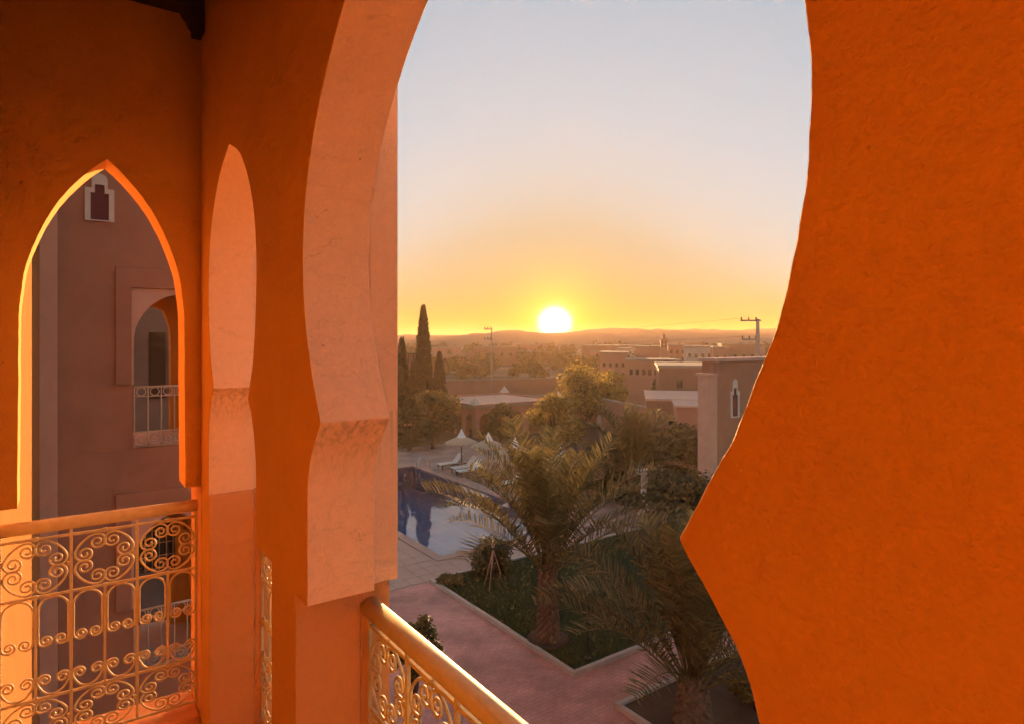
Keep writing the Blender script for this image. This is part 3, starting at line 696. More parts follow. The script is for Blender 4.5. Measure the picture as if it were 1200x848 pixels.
coping_run(PU0 - 0.38, PU0 + 0.03, PV0 + 0.031, PV1 - 0.031, False)
coping_run(PU1 - 0.03, PU1 + 0.38, PV0 + 0.031, PV1 - 0.031, False)
ld = thing('pool_ladder', 'small steel ladder with curved handles at the far pool corner', 'ladder', gp(PU1 - 0.8, PV1, 0))
for du in (0, 0.5):
    pts = spline([gp(PU1 - 1.2 + du, PV1 - 0.12, -0.9), gp(PU1 - 1.2 + du, PV1 - 0.12, 0.2), gp(PU1 - 1.2 + du, PV1 - 0.05, 0.7), gp(PU1 - 1.2 + du, PV1 + 0.25, 0.82), gp(PU1 - 1.2 + du, PV1 + 0.55, 0.55), gp(PU1 - 1.2 + du, PV1 + 0.6, 0.05)], 5)
    MB().tube(pts, 0.025, 8).build('handle', STEEL, ld, True)
for z in (-0.25, -0.55): MB().tube([gp(PU1 - 1.2, PV1 - 0.12, z), gp(PU1 - 0.7, PV1 - 0.12, z)], 0.03, 6).build('tread', STEEL, ld, True)
# lawns with pale kerbs
LU0, LU1, LV0, LV1 = 12.2, 20.0, 10.6, 26.0
struct(MB().gbox(LU0 + .13, LU1 - .13, LV0 + .13, LV1 - .1, -0.02, 0.07).build('lawn', LAWN))
struct(MB().gbox(3.0, 10.52, LV0 + .02, LV1 - .1, -0.02, 0.06).build('lawn', EARTH))
struct(MB().gbox(PU0, 46, 28.0, 44, -0.02, 0.03).build('garden_soil', EARTH))
struct(MB().gbox(LU1 + 0.01, 46, 32.0, 60, -0.02, 0.025).build('garden_soil', EARTH))
struct(MB().gbox(2, 20, LV1 + .01, 60, -0.02, 0.028).build('garden_soil', EARTH))
def kerb(label, u0, u1, v0, v1, along_u):
    t = thing('kerb', label, 'kerb', gp(u0, v0, 0))
    n = max(1, int(round(((u1 - u0) if along_u else (v1 - v0)) / 1.0)))
    for i in range(n):
        dz = rnd.uniform(-.006, .006)
        if along_u: s = (u1 - u0) / n; MB().gbox(u0 + i * s + .004, u0 + (i + 1) * s - .004, v0, v1, -0.02, 0.13 + dz).build('kerb_stone', STONE, t, True, bevel=0.012)
        else: s = (v1 - v0) / n; MB().gbox(u0, u1, v0 + i * s + .004, v0 + (i + 1) * s - .004, -0.02, 0.13 + dz).build('kerb_stone', STONE, t, True, bevel=0.012)
kerb('long pale kerb between the red path and the palm lawn', LU0, LU1, LV0, LV0 + 0.125, True)
kerb('kerb along the lawn edge facing the pool', LU1 - 0.125, LU1, LV0 + 0.13, LV1, False)
kerb('low kerb on the lawn side of the cross path', LU0, LU0 + 0.125, LV0 + 0.13, LV1, False)
kerb('low kerb on the near side of the cross path', 10.52, 10.645, LV0 - 0.1, LV1, False)
kerb('pale kerb of the nearest planting bed, lower right', 4.0, 10.51, LV0 - 0.1, LV0 + 0.015, True)
def blades(name, label, n, fu, hmin, hmax, m, z0):
    V = []; F = []
    for i in range(n):
        p = fu(); a = rnd.uniform(0, 6.28); h = rnd.uniform(hmin, hmax); w = 0.012
        d = Vector((math.cos(a), math.sin(a), 0)); l = Vector((rnd.uniform(-.4, .4), rnd.uniform(-.4, .4), 1)) * h
        b = len(V); V += [p - d * w, p + d * w, p + l]; F.append((b, b + 1, b + 2))
    mb = MB(); mb.add(V, F)
    o = mb.build(name, m, recalc=False); return tag(o, label, 'grass', kind='stuff')
def lawn_pt():
    return gp(rnd.uniform(LU0 + .14, LU1 - .15), LV0 + .14 + (rnd.random() ** 1.4) * 11.5, 0.07)
blades('grass', 'dark mown grass of the lawn round the date palm', 42000, lawn_pt, 0.03, 0.085, GRASSM, 0.07)
# ------------------------------------------------------------------ plants
def frond_mesh(name, length, rise, droop, m, nl=40, lw=0.027, ll=0.50, seed=1):
    """one pinnate palm leaf: rachis along +x that rises and then droops, with a V of narrow leaflets"""
    r = random.Random(seed); pts = []; ang_ = rise; p = Vector((0, 0, 0)); n = 22; step = length / n
    for i in range(n + 1):
        pts.append(p.copy()); t = i / n
        a = rise - droop * (t ** 1.5)
        p = p + Vector((math.cos(a), 0, math.sin(a))) * step
    mb = MB()
    rad = [0.024 * (1 - i / n) + 0.004 for i in range(n + 1)]
    mb.tube(pts, rad, 4, True, 0)
    V = []; F = []
    for k in range(nl):
        t = 0.16 + 0.84 * (k + r.random() * .5) / nl
        i = min(int(t * n), n - 1); q = pts[i].lerp(pts[i + 1], t * n - i); tan = (pts[i + 1] - pts[i]).normalized()
        up = Vector((-tan.z, 0, tan.x))
        L_ = ll * (0.35 + 1.0 * math.sin(math.pi * min(1, (t - .1) * 1.02)) ** .7) * r.uniform(.8, 1.1)
        for s in (1, -1):
            dirv = (tan * r.uniform(.55, .85) + Vector((0, s, 0)) * r.uniform(.75, 1.0) + up * r.uniform(.15, .6)).normalized()
            tip = q + dirv * L_ + Vector((0, 0, -0.10 * L_ * r.random()))
            mid = q + dirv * L_ * .5
            w = tan * lw
            b = len(V); V += [q - w * .6, q + w * .6, mid + w, tip, mid - w]; F += [(b, b + 1, b + 2, b + 4), (b + 4, b + 2, b + 3)]
    mb.add(V, F)
    o = mb.build(name, m, recalc=False)
    return o
FR = []
for i, (rise, droop) in enumerate(((84, 22), (76, 40), (66, 54), (54, 62), (42, 66), (28, 70))):
    FR.append((R(rise), R(droop)))
def palm(label, base, trunk_h, r0, n, flen, seed, spread=1.0, dry=6, lean=(0, 0), lo=0.0, top_k=5.7):
    r = random.Random(seed)
    t = thing('date_palm', label, 'palm tree', base)
    # trunk: a tapered column studded with cut leaf bases
    mb = MB(); rows = max(10, int(trunk_h / 0.09)); nseg = 26; V = []; F = []
    for i in range(rows + 1):
        z = trunk_h * i / rows; rr = r0 * (1.12 - 0.30 * (i / rows)) + (0.05 * max(0, 1 - i / 3))
        for j in range(nseg):
            q = 2 * math.pi * j / nseg
            ph = (j * 0.5 + i * 0.5) % 1.0
            bump = (0.10 if (i + j) % 2 else -0.06) + r.uniform(-.05, .05)
            x = rr * (1 + bump)
            V.append((x * math.cos(q) + lean[0] * z, x * math.sin(q) + lean[1] * z, z))
    for i in range(rows):
        for j in range(nseg): F.append((i * nseg + j, i * nseg + (j + 1) % nseg, (i + 1) * nseg + (j + 1) % nseg, (i + 1) * nseg + j))
    F.append(tuple(rows * nseg + j for j in range(nseg)))
    mb.add(V, F); mb.build('trunk', PALMBARK, t)
    protos = []
    for k, (rise, droop) in enumerate(FR):
        for s in range(2):
            protos.append([frond_mesh('frond', flen * (1.0 if k else 0.85), rise, droop * spread, LEAF_PALM if k < 5 else LEAF_DRY, seed=seed * 10 + k * 2 + s, ll=0.13 * flen), False])
    top = Vector((lean[0] * trunk_h, lean[1] * trunk_h, trunk_h))
    for i in range(n):
        fr = i / (n - 1); k = min(5, int((lo + fr * (1 - lo)) * top_k)); pr = protos[k * 2 + (i % 2)]
        if pr[1]: o = pr[0].copy(); col.objects.link(o)
        else: o = pr[0]; pr[1] = True
        az = i * 2.39996 + r.uniform(-.2, .2)
        rr = r0 * (0.25 + 0.6 * fr)
        o.parent = t; o.location = top + Vector((math.cos(az) * rr, math.sin(az) * rr, 0.12 - 0.35 * fr))
        o.rotation_euler = (r.uniform(-.25, .25), r.uniform(-.10, .10), az); s = r.uniform(.85, 1.08); o.scale = (s, s, s)
    for pr in protos:
        if not pr[1]: bpy.data.objects.remove(pr[0])
    return t
palm('tall date palm on the lawn beside the pool, with a thick ringed trunk', ground(642, 752) + Vector((0, 0, .05)), 2.2, 0.29, 46, 4.1, 3, 0.9, top_k=4.7)
palm('short date palm with its fronds spilling out at the lower right', ground(812, 845) + Vector((0, 0, .05)), 1.0, 0.36, 46, 3.9, 5, 0.9, top_k=4.7)
palm('date palm with dusty fronds behind the pool lawn, under the terracotta roofs', ground(742, 590), 1.8, 0.30, 44, 3.8, 8, 1.0)
struct(MB().lathe([(0.62, 0), (0.60, 0.12), (0.52, 0.15), (0.30, 0.12)], ground(642, 752), 22).build('planting_mound', EARTH))
def leaf_cloud(rr, blobs, n, size, elong=1.4):
    """leaf-sized faces spread through and over a set of ellipsoids ((centre, radii) each)"""
    V = []; F = []; vols = [b[1][0] * b[1][1] * b[1][2] for b in blobs]; tot = sum(v ** .75 for v in vols)
    for (c, rad), vol in zip(blobs, vols):
        for i in range(int(n * vol ** .75 / tot)):
            z = rr.uniform(-1, 1); a = rr.uniform(0, 6.2832); s = math.sqrt(max(0, 1 - z * z))
            d = Vector((s * math.cos(a), s * math.sin(a), z)); q = rr.random() ** 0.42
            q *= 1 + 0.28 * noise.noise(d * 2.2 + Vector(c))
            p = Vector((c[0] + d.x * rad[0] * q, c[1] + d.y * rad[1] * q, c[2] + d.z * rad[2] * q))
            if p.z < 0.06: continue
            nrm = (d + Vector((rr.gauss(0, .6), rr.gauss(0, .6), rr.gauss(0, .6) + .3))).normalized()
            x = nrm.orthogonal().normalized(); x = Matrix.Rotation(rr.uniform(0, 6.28), 3, nrm) @ x; y = nrm.cross(x)
            w = size * rr.uniform(.6, 1.25); l = w * elong
            b = len(V); V += [p - y * l * .5, p + x * w * .5, p + y * l * .5, p - x * w * .5]; F.append((b, b + 1, b + 2, b + 3))
    return V, F
def tree(name, label, base, w, h, m, n, leaf, seed, trunk=0.35, nb=14, group=None, cat='tree', squash=1.0, flowers=None):
    rr = random.Random(seed); t = thing(name, label, cat, base, group=group)
    mb = MB(); th = h * trunk
    if trunk > 0.03:
        mb.tube([(0, 0, -0.05), (rr.uniform(-.1, .1), rr.uniform(-.1, .1), th * .6), (rr.uniform(-.2, .2), rr.uniform(-.2, .2), th * 1.3)], [w * .045, w * .035, w * .025], 8)
    blobs = []
    for i in range(nb):
        z = th + (h - th) * (0.12 + 0.80 * rr.random()); e = 1 - abs((z - th) / (h - th) - 0.42) * 1.15
        a = rr.uniform(0, 6.28); d = w * .5 * max(.1, e) * math.sqrt(rr.random()) * .8
        rad = w * rr.uniform(.12, .24)
        c = (d * math.cos(a), d * math.sin(a) * squash, min(z, h - rad * .7)); blobs.append((c, (rad, rad, rad * rr.uniform(.65, .95))))
        mb.tube([(0, 0, th * .8), (c[0] * .5, c[1] * .5, (th + c[2]) * .5 + .1), c], [w * .02, w * .012, w * .005], 5)
    mb.build('trunk' if trunk > 0.03 else 'stem', BARK, t)
    V, F = leaf_cloud(rr, blobs, n, leaf)
    m2 = MB(); m2.add(V, F); m2.build('crown' if cat == 'tree' else 'foliage', m, t, recalc=False)
    if flowers:
        fm_, fn, fs = flowers; V, F = leaf_cloud(rr, [(c, (r_[0] * 1.05, r_[1] * 1.05, r_[2] * 1.1)) for c, r_ in blobs], fn, fs, 1.0)
        m3 = MB(); m3.add(V, F); tag(m3.build('blossom', fm_, t, recalc=False), kind='stuff')
    return t
def cypress(label, base, w, h, seed, n=5200):
    rr = random.Random(seed); t = thing('cypress_tree', label, 'tree', base)
    MB().tube([(0, 0, -.05), (0, 0, h * .3), (0.05, 0, h * .93)], [w * .09, w * .07, .02], 8).build('trunk', BARK, t)
    V = []; F = []
    for i in range(n):
        q = rr.random() ** 1.15; z = h * (0.04 + 0.96 * q); e = (min(1, .35 + q * 3.2) * (1 - q) ** .62) * w * .62 + .04
        a = rr.uniform(0, 6.28); rad = e * math.sqrt(rr.uniform(.25, 1)) * (1 + .30 * noise.noise(Vector((math.cos(a) * 2, math.sin(a) * 2, z * 1.1))))
        p = Vector((rad * math.cos(a), rad * math.sin(a), z)); l = rr.uniform(.18, .42); wd = rr.uniform(.04, .09)
        up = Vector((math.cos(a) * .35, math.sin(a) * .35, 1)).normalized(); x = Matrix.Rotation(rr.uniform(0, 6.28), 3, up) @ up.orthogonal().normalized()
        b = len(V); V += [p - x * wd, p + x * wd, p + up * l]; F.append((b, b + 1, b + 2))
    mb = MB(); mb.add(V, F); mb.build('crown', LEAF_CYP, t, recalc=False); return t
def gnd(px, py): return ground(px, py)
def by_depth(px, d): return Vector(((px - 600) / FPX * d, d, 0))
cypress('tall slim cypress spire at the left of the skyline', by_depth(496, 57), 1.75, 11.5, 1, 7000)
cypress('shorter cypress standing just right of the tallest one', by_depth(515, 62), 1.5, 7.2, 2, 3500)
cypress('low dark cypress by the pier edge, left of the tallest one', by_depth(484, 55), 1.3, 6.4, 4, 3000)
cypress('dark cypress half hidden behind the arch edge', by_depth(471, 53), 1.4, 8.6, 6, 3000)
tree('leafy_tree', 'olive-green bushy tree under the cypresses at the pool end', by_depth(508, 50), 4.6, 4.6, LEAF_OLIVE, 7000, .17, 11, .18, 18)
tree('leafy_tree', 'low dark bushy tree at the left end of the pool', by_depth(480, 49), 3.6, 3.6, LEAF_DARK, 5000, .16, 12, .12, 14)
tree('leafy_tree', 'round green tree in front of the poolside pavilion', by_depth(587, 49.5), 2.9, 3.7, LEAF_OLIVE, 5500, .15, 13, .22, 15)
tree('leafy_tree', 'wide golden backlit tree right of the pavilion', by_depth(690, 62), 8.4, 6.1, LEAF_GLOW, 7000, .20, 14, .2, 30)
tree('leafy_tree', 'sunlit yellow-green tree just right of the pavilion roof', by_depth(652, 46), 5.0, 4.6, LEAF_GLOW, 6000, .17, 15, .2, 22)
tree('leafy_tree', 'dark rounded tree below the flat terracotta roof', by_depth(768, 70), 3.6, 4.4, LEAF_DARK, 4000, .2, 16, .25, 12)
tree('leafy_tree', 'golden-edged tree behind the wide backlit one', by_depth(716, 74), 4.6, 5.0, LEAF_GLOW, 5500, .22, 17, .2, 20)
tree('leafy_tree', 'dense dark tree against the terracotta tower', by_depth(792, 36), 4.0, 3.8, LEAF_DARK, 11000, .15, 18, .1, 24)
tree('garden_shrub', 'dark broad shrub beneath the white garden column', by_depth(772, 29), 3.6, 2.8, LEAF_DARK, 8000, .12, 19, .03, 20, cat='shrub')
tree('garden_shrub', 'dark shrub at the foot of the terracotta tower', by_depth(815, 26), 3.8, 3.4, LEAF_DARK, 9000, .12, 20, .03, 20, cat='shrub')
tree('garden_shrub', 'feathery shrub against the right pier edge', by_depth(806, 20.5), 2.8, 3.0, LEAF_OLIVE, 6000, .10, 21, .03, 14, cat='shrub')
tree('garden_shrub', 'tall dense hedge shrub left of the white garden column', by_depth(738, 34), 4.2, 3.0, LEAF_DARK, 8000, .13, 61, .03, 20, cat='shrub')
tree('garden_shrub', 'tall dark hedge shrub between the white column and the tower', by_depth(783, 33), 4.0, 3.4, LEAF_DARK, 9000, .13, 62, .03, 20, cat='shrub')
tree('garden_shrub', 'low olive plant in the nearest planting bed', gp(8.6, 13.0, .06), 1.6, .8, LEAF_OLIVE, 2600, .06, 63, .03, 10, cat='shrub')
tree('garden_shrub', 'low dark plant behind the nearest palm trunk', gp(8.9, 15.2, .06), 2.2, 1.2, LEAF_DARK, 3600, .07, 64, .03, 12, cat='shrub')
tree('garden_shrub', 'dark shrub filling the gap under the right pier edge', gp(7.0, 15.0, .06), 2.4, 2.0, LEAF_DARK, 4200, .08, 65, .03, 12, cat='shrub')
tree('garden_shrub', 'rounded dark shrub beside the tripod stake on the lawn', ground(578, 674), 1.9, 1.35, LEAF_DARK, 6500, .075, 22, .03, 16, cat='shrub')
tree('garden_shrub', 'olive shrub behind the pool loungers', by_depth(620, 42), 3.0, 2.2, LEAF_OLIVE, 4500, .13, 23, .03, 12, cat='shrub')
tree('garden_shrub', 'low hedge shrub right of the last parasol', by_depth(700, 37), 4.2, 2.4, LEAF_DARK, 6000, .13, 24, .03, 16, cat='shrub')
tree('flower_clump', 'small yellow-flowered clump at the lawn corner by the kerb', ground(526, 685) + Vector((0, 0, .05)), 1.1, .35, LEAF_OLIVE, 1600, .06, 25, .02, 10, cat='flowers', flowers=(YPETAL, 260, .06))
rb = at(487, 735, 11.5); rb.z = 0
tree('rose_bush', 'white rose bush showing just above the gold handrail', rb, 1.2, 3.55, LEAF_DARK, 2600, .07, 26, .72, 12, cat='shrub', flowers=(PETAL, 120, .10))
# wooden tripod stake on the lawn
tp = ground(578, 690) + Vector((0, 0, .07))
tri = thing('plant_stake_tripod', 'tripod of three pale wooden stakes tied round a young tree', 'plant stake', tp)
for q in (0.4, 2.4, 4.4):
    MB().tube([(0.42 * math.cos(q), 0.42 * math.sin(q), -.03), (-0.06 * math.cos(q), -0.06 * math.sin(q), 1.5)], 0.022, 6).build('stake', mat('pale_stake', (0.42, 0.28, 0.20), (0.34, 0.22, 0.15), 9, .9) if 'pale_stake' not in MATS else MATS['pale_stake'], tri)
MB().lathe([(0.035, 0), (0.05, .03), (0.035, .06)], (0, 0, 1.30), 8).build('tie', DARKIRON, tri)
MB().tube([(0, 0, 0), (0.02, 0.01, 1.0), (0.0, 0.0, 1.9)], [.02, .016, .006], 6).build('sapling', BARK, tri)
def bollard(label, p, h):
    t = thing('garden_lamp', label, 'garden lamp', p)
    MB().tube([(0, 0, 0), (0, 0, h)], .02, 8).build('stem', DARKIRON, t)
    MB().lathe([(.05, 0), (.11, .03), (.11, .10), (.03, .17)], (0, 0, h), 12).build('lamp_head', DARKIRON, t)
    MB().lathe([(.10, 0), (.10, .04), (.03, .05)], (0, 0, 0), 12).build('foot', DARKIRON, t)
bollard('dark garden lamp on the lawn right of the tall palm', ground(689, 775) + Vector((0, 0, .07)), .85)
bollard('dark garden lamp at the corner of the nearest planting bed', gp(10.3, 12.75, .06), .7)
# ------------------------------------------------------------------ pool furniture
def lounger_proto(label, canvas, loc, group='sun loungers along the pool'):
    t = thing('sun_lounger', label, 'sun lounger', loc, TH, group)   # local x runs away from the pool
    for y in (-.30, .27): MB().box(0, 1.95, y, y + .035, .24, .30).build('side_rail', TEAK, t)
    for x in (.08, 1.25):
        for y in (-.29, .25): MB().box(x, x + .05, y, y + .05, 0, .24).build('leg', TEAK, t)
    for i in range(7): MB().box(.03 + i * .175, .17 + i * .175, -.29, .29, .301, .318).build('slat', TEAK, t)
    c = MB(); c.box(0.0, 1.22, -.29, .29, .319, .40); c.build('mattress', canvas, t, bevel=.03)
    c = MB(); a = R(47); L_ = .78; dx, dz = math.cos(a) * L_, math.sin(a) * L_; nx, nz = -math.sin(a) * .08, math.cos(a) * .08
    c.hexa([(1.22, -.29, .33), (1.22 + dx, -.29, .33 + dz), (1.22 + dx, .29, .33 + dz), (1.22, .29, .33), (1.22 + nx, -.29, .33 + nz), (1.22 + dx + nx, -.29, .33 + dz + nz), (1.22 + dx + nx, .29, .33 + dz + nz), (1.22 + nx, .29, .33 + nz)])
    c.build('back_cushion', canvas, t, bevel=.025)
    MB().tube([(1.22 + dx * .8, 0, .33 + dz * .75), (1.9, 0, .27)], .018, 6).build('back_prop', TEAK, t)
    return t
TOWEL = mat('brown_cushion', (0.36, 0.20, 0.12), (0.28, 0.15, 0.09), 6, .9)
l0 = lounger_proto('white-cushioned sun lounger farthest along the pool, nearest the ladder', CANVAS, gp(36.9, 20.3, .001))
l1 = copy_tree(l0); l1.location = gp(35.3, 20.4, .001); l1['label'] = 'white-cushioned sun lounger, second from the pool ladder'
l2 = copy_tree(l0); l2.location = gp(34.3, 20.2, .001); l2['label'] = 'white-cushioned sun lounger, third from the pool ladder'
l3 = lounger_proto('brown-cushioned sun lounger next to the white ones', TOWEL, gp(32.6, 20.3, .001))
l4 = copy_tree(l3); l4.location = gp(31.4, 20.5, .001); l4['label'] = 'brown-cushioned sun lounger half hidden by palm fronds'
l5 = copy_tree(l0); l5.location = gp(30.0, 20.4, .001); l5['label'] = 'white-cushioned sun lounger showing through the palm fronds'
l6 = copy_tree(l0); l6.location = gp(24.0, 23.5, .001); l6.rotation_euler[2] = TH + .3; l6['label'] = 'white-cushioned sun lounger right of the tall palm'
def parasol(label, base):
    t = thing('parasol', label, 'parasol', base, group='straw parasols by the pool')
    MB().tube([(0, 0, 0), (0, 0, 2.3)], .035, 8).build('pole', TEAK, t)
    n = 20; prof = [(1.12, 1.72), (1.10, 1.80), (.55, 2.05), (.30, 2.14)]
    cn = MB().lathe(prof, (0, 0, 0), n).build('canopy', STRAW, t)
    MB().lathe([(.36, 2.10), (.27, 2.20), (.17, 2.38), (.07, 2.58), (.015, 2.68)], (0, 0, 0), n).build('peak', CANVAS, cn)
    MB().lathe([(.28, 0), (.26, .08), (.06, .10)], (0, 0, 0), 14).build('foot', CONCRETE, t)
    for i in range(8):
        q = 2 * math.pi * i / 8; MB().tube([(0, 0, 2.0), (1.05 * math.cos(q), 1.05 * math.sin(q), 1.70)], .014, 4).build('rib', TEAK, cn)
    return t
p0 = parasol('straw parasol with white peak behind the first white lounger', gp(36.2, 21.6, .001))
for p, lb in ((gp(34.0, 22.3, .001), 'straw parasol with white peak, second along the pool'), (gp(31.2, 22.4, .001), 'straw parasol with white peak under the pavilion tree'),
              (gp(27.0, 22.5, .001), 'straw parasol peak rising out of the palm fronds'), (gp(47.3, 22.9, 0), 'parasol at the arch edge below the cypresses')):
    q = copy_tree(p0); q.location = p; q['label'] = lb
# white garden column
wc = by_depth(755, 31.0)
gc = thing('garden_column', 'white stone column with a square capital among the shrubs', 'column', wc)
MB().lathe([(.30, 0), (.30, .15), (.19, .22), (.17, 2.0), (.22, 2.06)], (0, 0, 0), 14).build('shaft', WHITE, gc)
MB().box(-.42, .42, -.28, .28, 2.06, 2.26).build('capital', WHITE, gc, bevel=.02)
# ------------------------------------------------------------------ poolside pavilion
PA, PB, PC, PD = 46.8, 55.5, 29.4, 38.4       # u0 u1 v0 v1
pv = thing('poolside_pavilion', 'low flat-roofed pavilion with arcaded front beyond the pool', 'pavilion', gp(PA, PC, 0))
PH = 2.62
ARC = [(0.52, 0.0), (0.52, 1.25), (0.55, 1.45), (0.50, 1.7), (0.36, 1.92), (0.16, 2.06), (0.0, 2.12)]
def arcade(n, a0, a1):
    cs = (a1 - a0) / n; out = []
    for i in range(n):
        c = a0 + cs * (i + .5); s = min(1.0, cs / 1.5)
        out.append([(c - a * s, z) for a, z in ARC] + [(c + a * s, z) for a, z in reversed(ARC[:-1])])
    return comb(a0, a1, 0.0, PH, out)
MB().prism(arcade(5, PC, PD), lambda a, z: gp(PA, a, z), lambda a, z: gp(PA + .3, a, z)).build('arcade', HOUSEPINK, pv, True)
MB().prism(arcade(5, PA + .301, PB), lambda a, z: gp(a, PC, z), lambda a, z: gp(a, PC + .3, z)).build('arcade', HOUSEPINK, pv, True)
MB().gbox(PA + 2.6, PB - .01, PC + 2.6, PD - .01, 0, PH - .01).build('inner_wall', HOUSEBROWN, pv, True)
MB().gbox(PA + .301, PB, PD - .3, PD, 0, PH).build('wall', HOUSEPINK, pv, True)
prf = MB().gbox(PA - .35, PB + .3, PC - .35, PD + .3, PH + .001, PH + .16).build('roof', ROOFM, pv, True, bevel=.02)
for a in ((PA - .35, PA - .12, PC - .35, PD + .3), (PB + .07, PB + .3, PC - .35, PD + .3), (PA - .119, PB + .069, PC - .35, PC - .12), (PA - .119, PB + .069, PD + .07, PD + .3)):
    MB().gbox(*a, PH + .161, PH + .34).build('parapet', HOUSEPINK, prf, True, bevel=.02)
MB().gbox(PA - .10, PB + .05, PC - .1, PD + .05, PH + .162, PH + .18).build('roof_screed', FACADE_PALE, prf, True)
for (u, v) in ((PA - .2, PC - .2), (PA - .2, PD + .15), (PB + .15, PC - .2), (PB + .15, PD + .15)):
    b = gp(u, v, PH + .341); m = MB()
    for k, (s, z0, z1) in enumerate(((.36, 0, .16), (.26, .161, .34), (.15, .341, .52), (.07, .521, .68))):
        m.gbox(u - s, u + s, v - s, v + s, b.z + z0, b.z + z1)
    m.build('merlon', WHITE, prf, True)
an = thing('pavilion_annex', 'lower flat-roofed annex at the right end of the pavilion', 'building', gp(PA + 1, PD + 1, 0))
MB().gbox(PA + .2, PB - 2, PD + .31, PD + 5.5, 0, 1.75).build('wall', HOUSEPINK, an, True)
MB().gbox(PA, PB - 1.8, PD + .312, PD + 5.7, 1.751, 1.9).build('roof', ROOFM, an, True, bevel=.02)
# ------------------------------------------------------------------ houses, walls, poles, town
HD = R(-11)
def block(name, label, pxl, ytop, d, width, depth, m, roofm=ROOFM, cat='house', group=None, lip=.25, hd=HD):
    """flat-roofed house whose nearest left top corner is seen at (pxl, ytop), d metres away"""
    z_o = at(pxl, ytop, d).z
    if name == 'town_house': d, width, depth = d * .72, width * .72, depth * .72
    c = at(pxl, ytop, d)
    t = thing(name, label, cat, (c.x, c.y, 0), hd, group)
    MB().box(0, width, 0, depth, 0, c.z).build('wall', m, t)
    MB().box(-.1, width + .1, -.1, depth + .1, c.z + .001, c.z + lip).build('roof', roofm, t)
    t['_g'] = (c.z, z_o, .72 if name == 'town_house' else 1.0); return t
def windows(t, nx, nz, width, z0, dz, w, h, off=0.6):
    cz, zo, f = t['_g']; width, w, h, off = width * f, w * f, h * f, off * f
    for i in range(nx):
        for k in range(nz):
            x = off + (width - 2 * off - w) * (i / max(1, nx - 1)); z = cz - (zo - z0 - k * dz) * f
            o = MB().box(x, x + w, -.012, .05, z, z + h).build('window', GLASSD, t.children[0])
    return t
b = block('terracotta_house', 'flat-roofed terracotta house with broad blank wall left of the tower', 772, 431, 58, 7.5, 9, HOUSEBROWN)
windows(b, 2, 1, 7.5, 4.2, 1, .5, .7, 1.6)
b = block('terracotta_house', 'low flat-roofed terracotta house with pale roof below the blank wall', 758, 469, 47, 6.0, 8, HOUSEBROWN, FACADE_PALE, lip=.15)
windows(b, 2, 1, 6.0, 1.6, 1, .7, 1.0, 1.6)
block('terracotta_house', 'small terracotta box house tucked against the tower', 793, 477, 41, 3.5, 4, HOUSEPINK, FACADE_PALE, lip=.12)
b = block('town_house', 'pink town house with small dark windows beside the minaret', 783, 405.5, 165, 4.6, 8, HOUSEPINK, lip=.3)
windows(b, 3, 3, 4.6, 1.2, 1.9, .6, .9, .5)
b = block('town_house', 'cream town house with two rows of dark windows', 804, 407.5, 150, 6.2, 8, HOUSEWHITE, lip=.3)
windows(b, 4, 2, 6.2, 2.2, 2.2, .65, .9, .5)
b = block('town_house', 'blank pink town house left of the minaret', 744, 407, 172, 6.6, 8, HOUSEPINK, lip=.25)
windows(b, 2, 1, 6.6, 1.2, 1, .6, .9, 1.2)
b = block('town_house', 'brown town house behind the big utility pole', 846, 404, 170, 9, 9, HOUSEBROWN, lip=.25)
windows(b, 4, 2, 9, 1.2, 2.4, .7, 1.0, .9)
b = block('town_house', 'pale arcaded town house below the minaret', 733, 423, 112, 9.5, 8, HOUSEPINK, lip=.25)
windows(b, 8, 1, 9.5, 2.4, 1, .55, 1.0, .7)
b = block('town_house', 'small pink house on the far side of the golden tree', 703, 414, 140, 6, 8, HOUSEPINK, lip=.25)
windows(b, 4, 1, 6, 2.6, 1, .55, .9, .7)
b = block('town_house', 'small cream house between the sun and the minaret', 722, 409, 185, 4.5, 7, HOUSEWHITE, lip=.25)
windows(b, 2, 2, 4.5, 1.4, 2.0, .6, .8, .8)
b = block('town_house', 'small brown house right of the cream one, over the tower roof', 836, 408, 140, 3.2, 6, HOUSEPINK, lip=.25)
windows(b, 2, 2, 3.2, 2.0, 2.2, .5, .8, .5)
# minaret
mc = at(778, 405, 115); mn = thing('minaret', 'slender brick minaret with a small lantern above the town roofs', 'minaret', Vector((mc.x, mc.y, 3.4)), HD); mn.scale = (.54, .54, .54)
mtw = MB().box(-1.15, 1.15, -1.15, 1.15, -6.4, 9.4).build('tower', HOUSEPINK, mn)
MB().box(-1.35, 1.35, -1.35, 1.35, 9.401, 9.7).build('gallery_cornice', HOUSEPINK, mn)
for x in (-1.15, -.38, .38, 1.15):
    for y in (-1.15, 1.15): MB().box(x - .17, x + .17, y - .17, y + .17, 9.701, 10.15).build('merlon', HOUSEPINK, mn)
MB().box(-.5, .5, -.5, .5, 9.702, 11.0).build('lantern', HOUSEPINK, mn)
MB().lathe([(.48, 0), (.42, .3), (.2, .55), (.05, .7), (.04, 1.5)], (0, 0, 11.0), 12).build('dome', HOUSEPINK, mn)
for k, z in enumerate((7.0, 8.2)):
    for s_ in (-.5, .5): MB().box(s_ - .2, s_ + .2, -1.18, -1.1, z, z + .8).build('window', GLASSD, mtw)
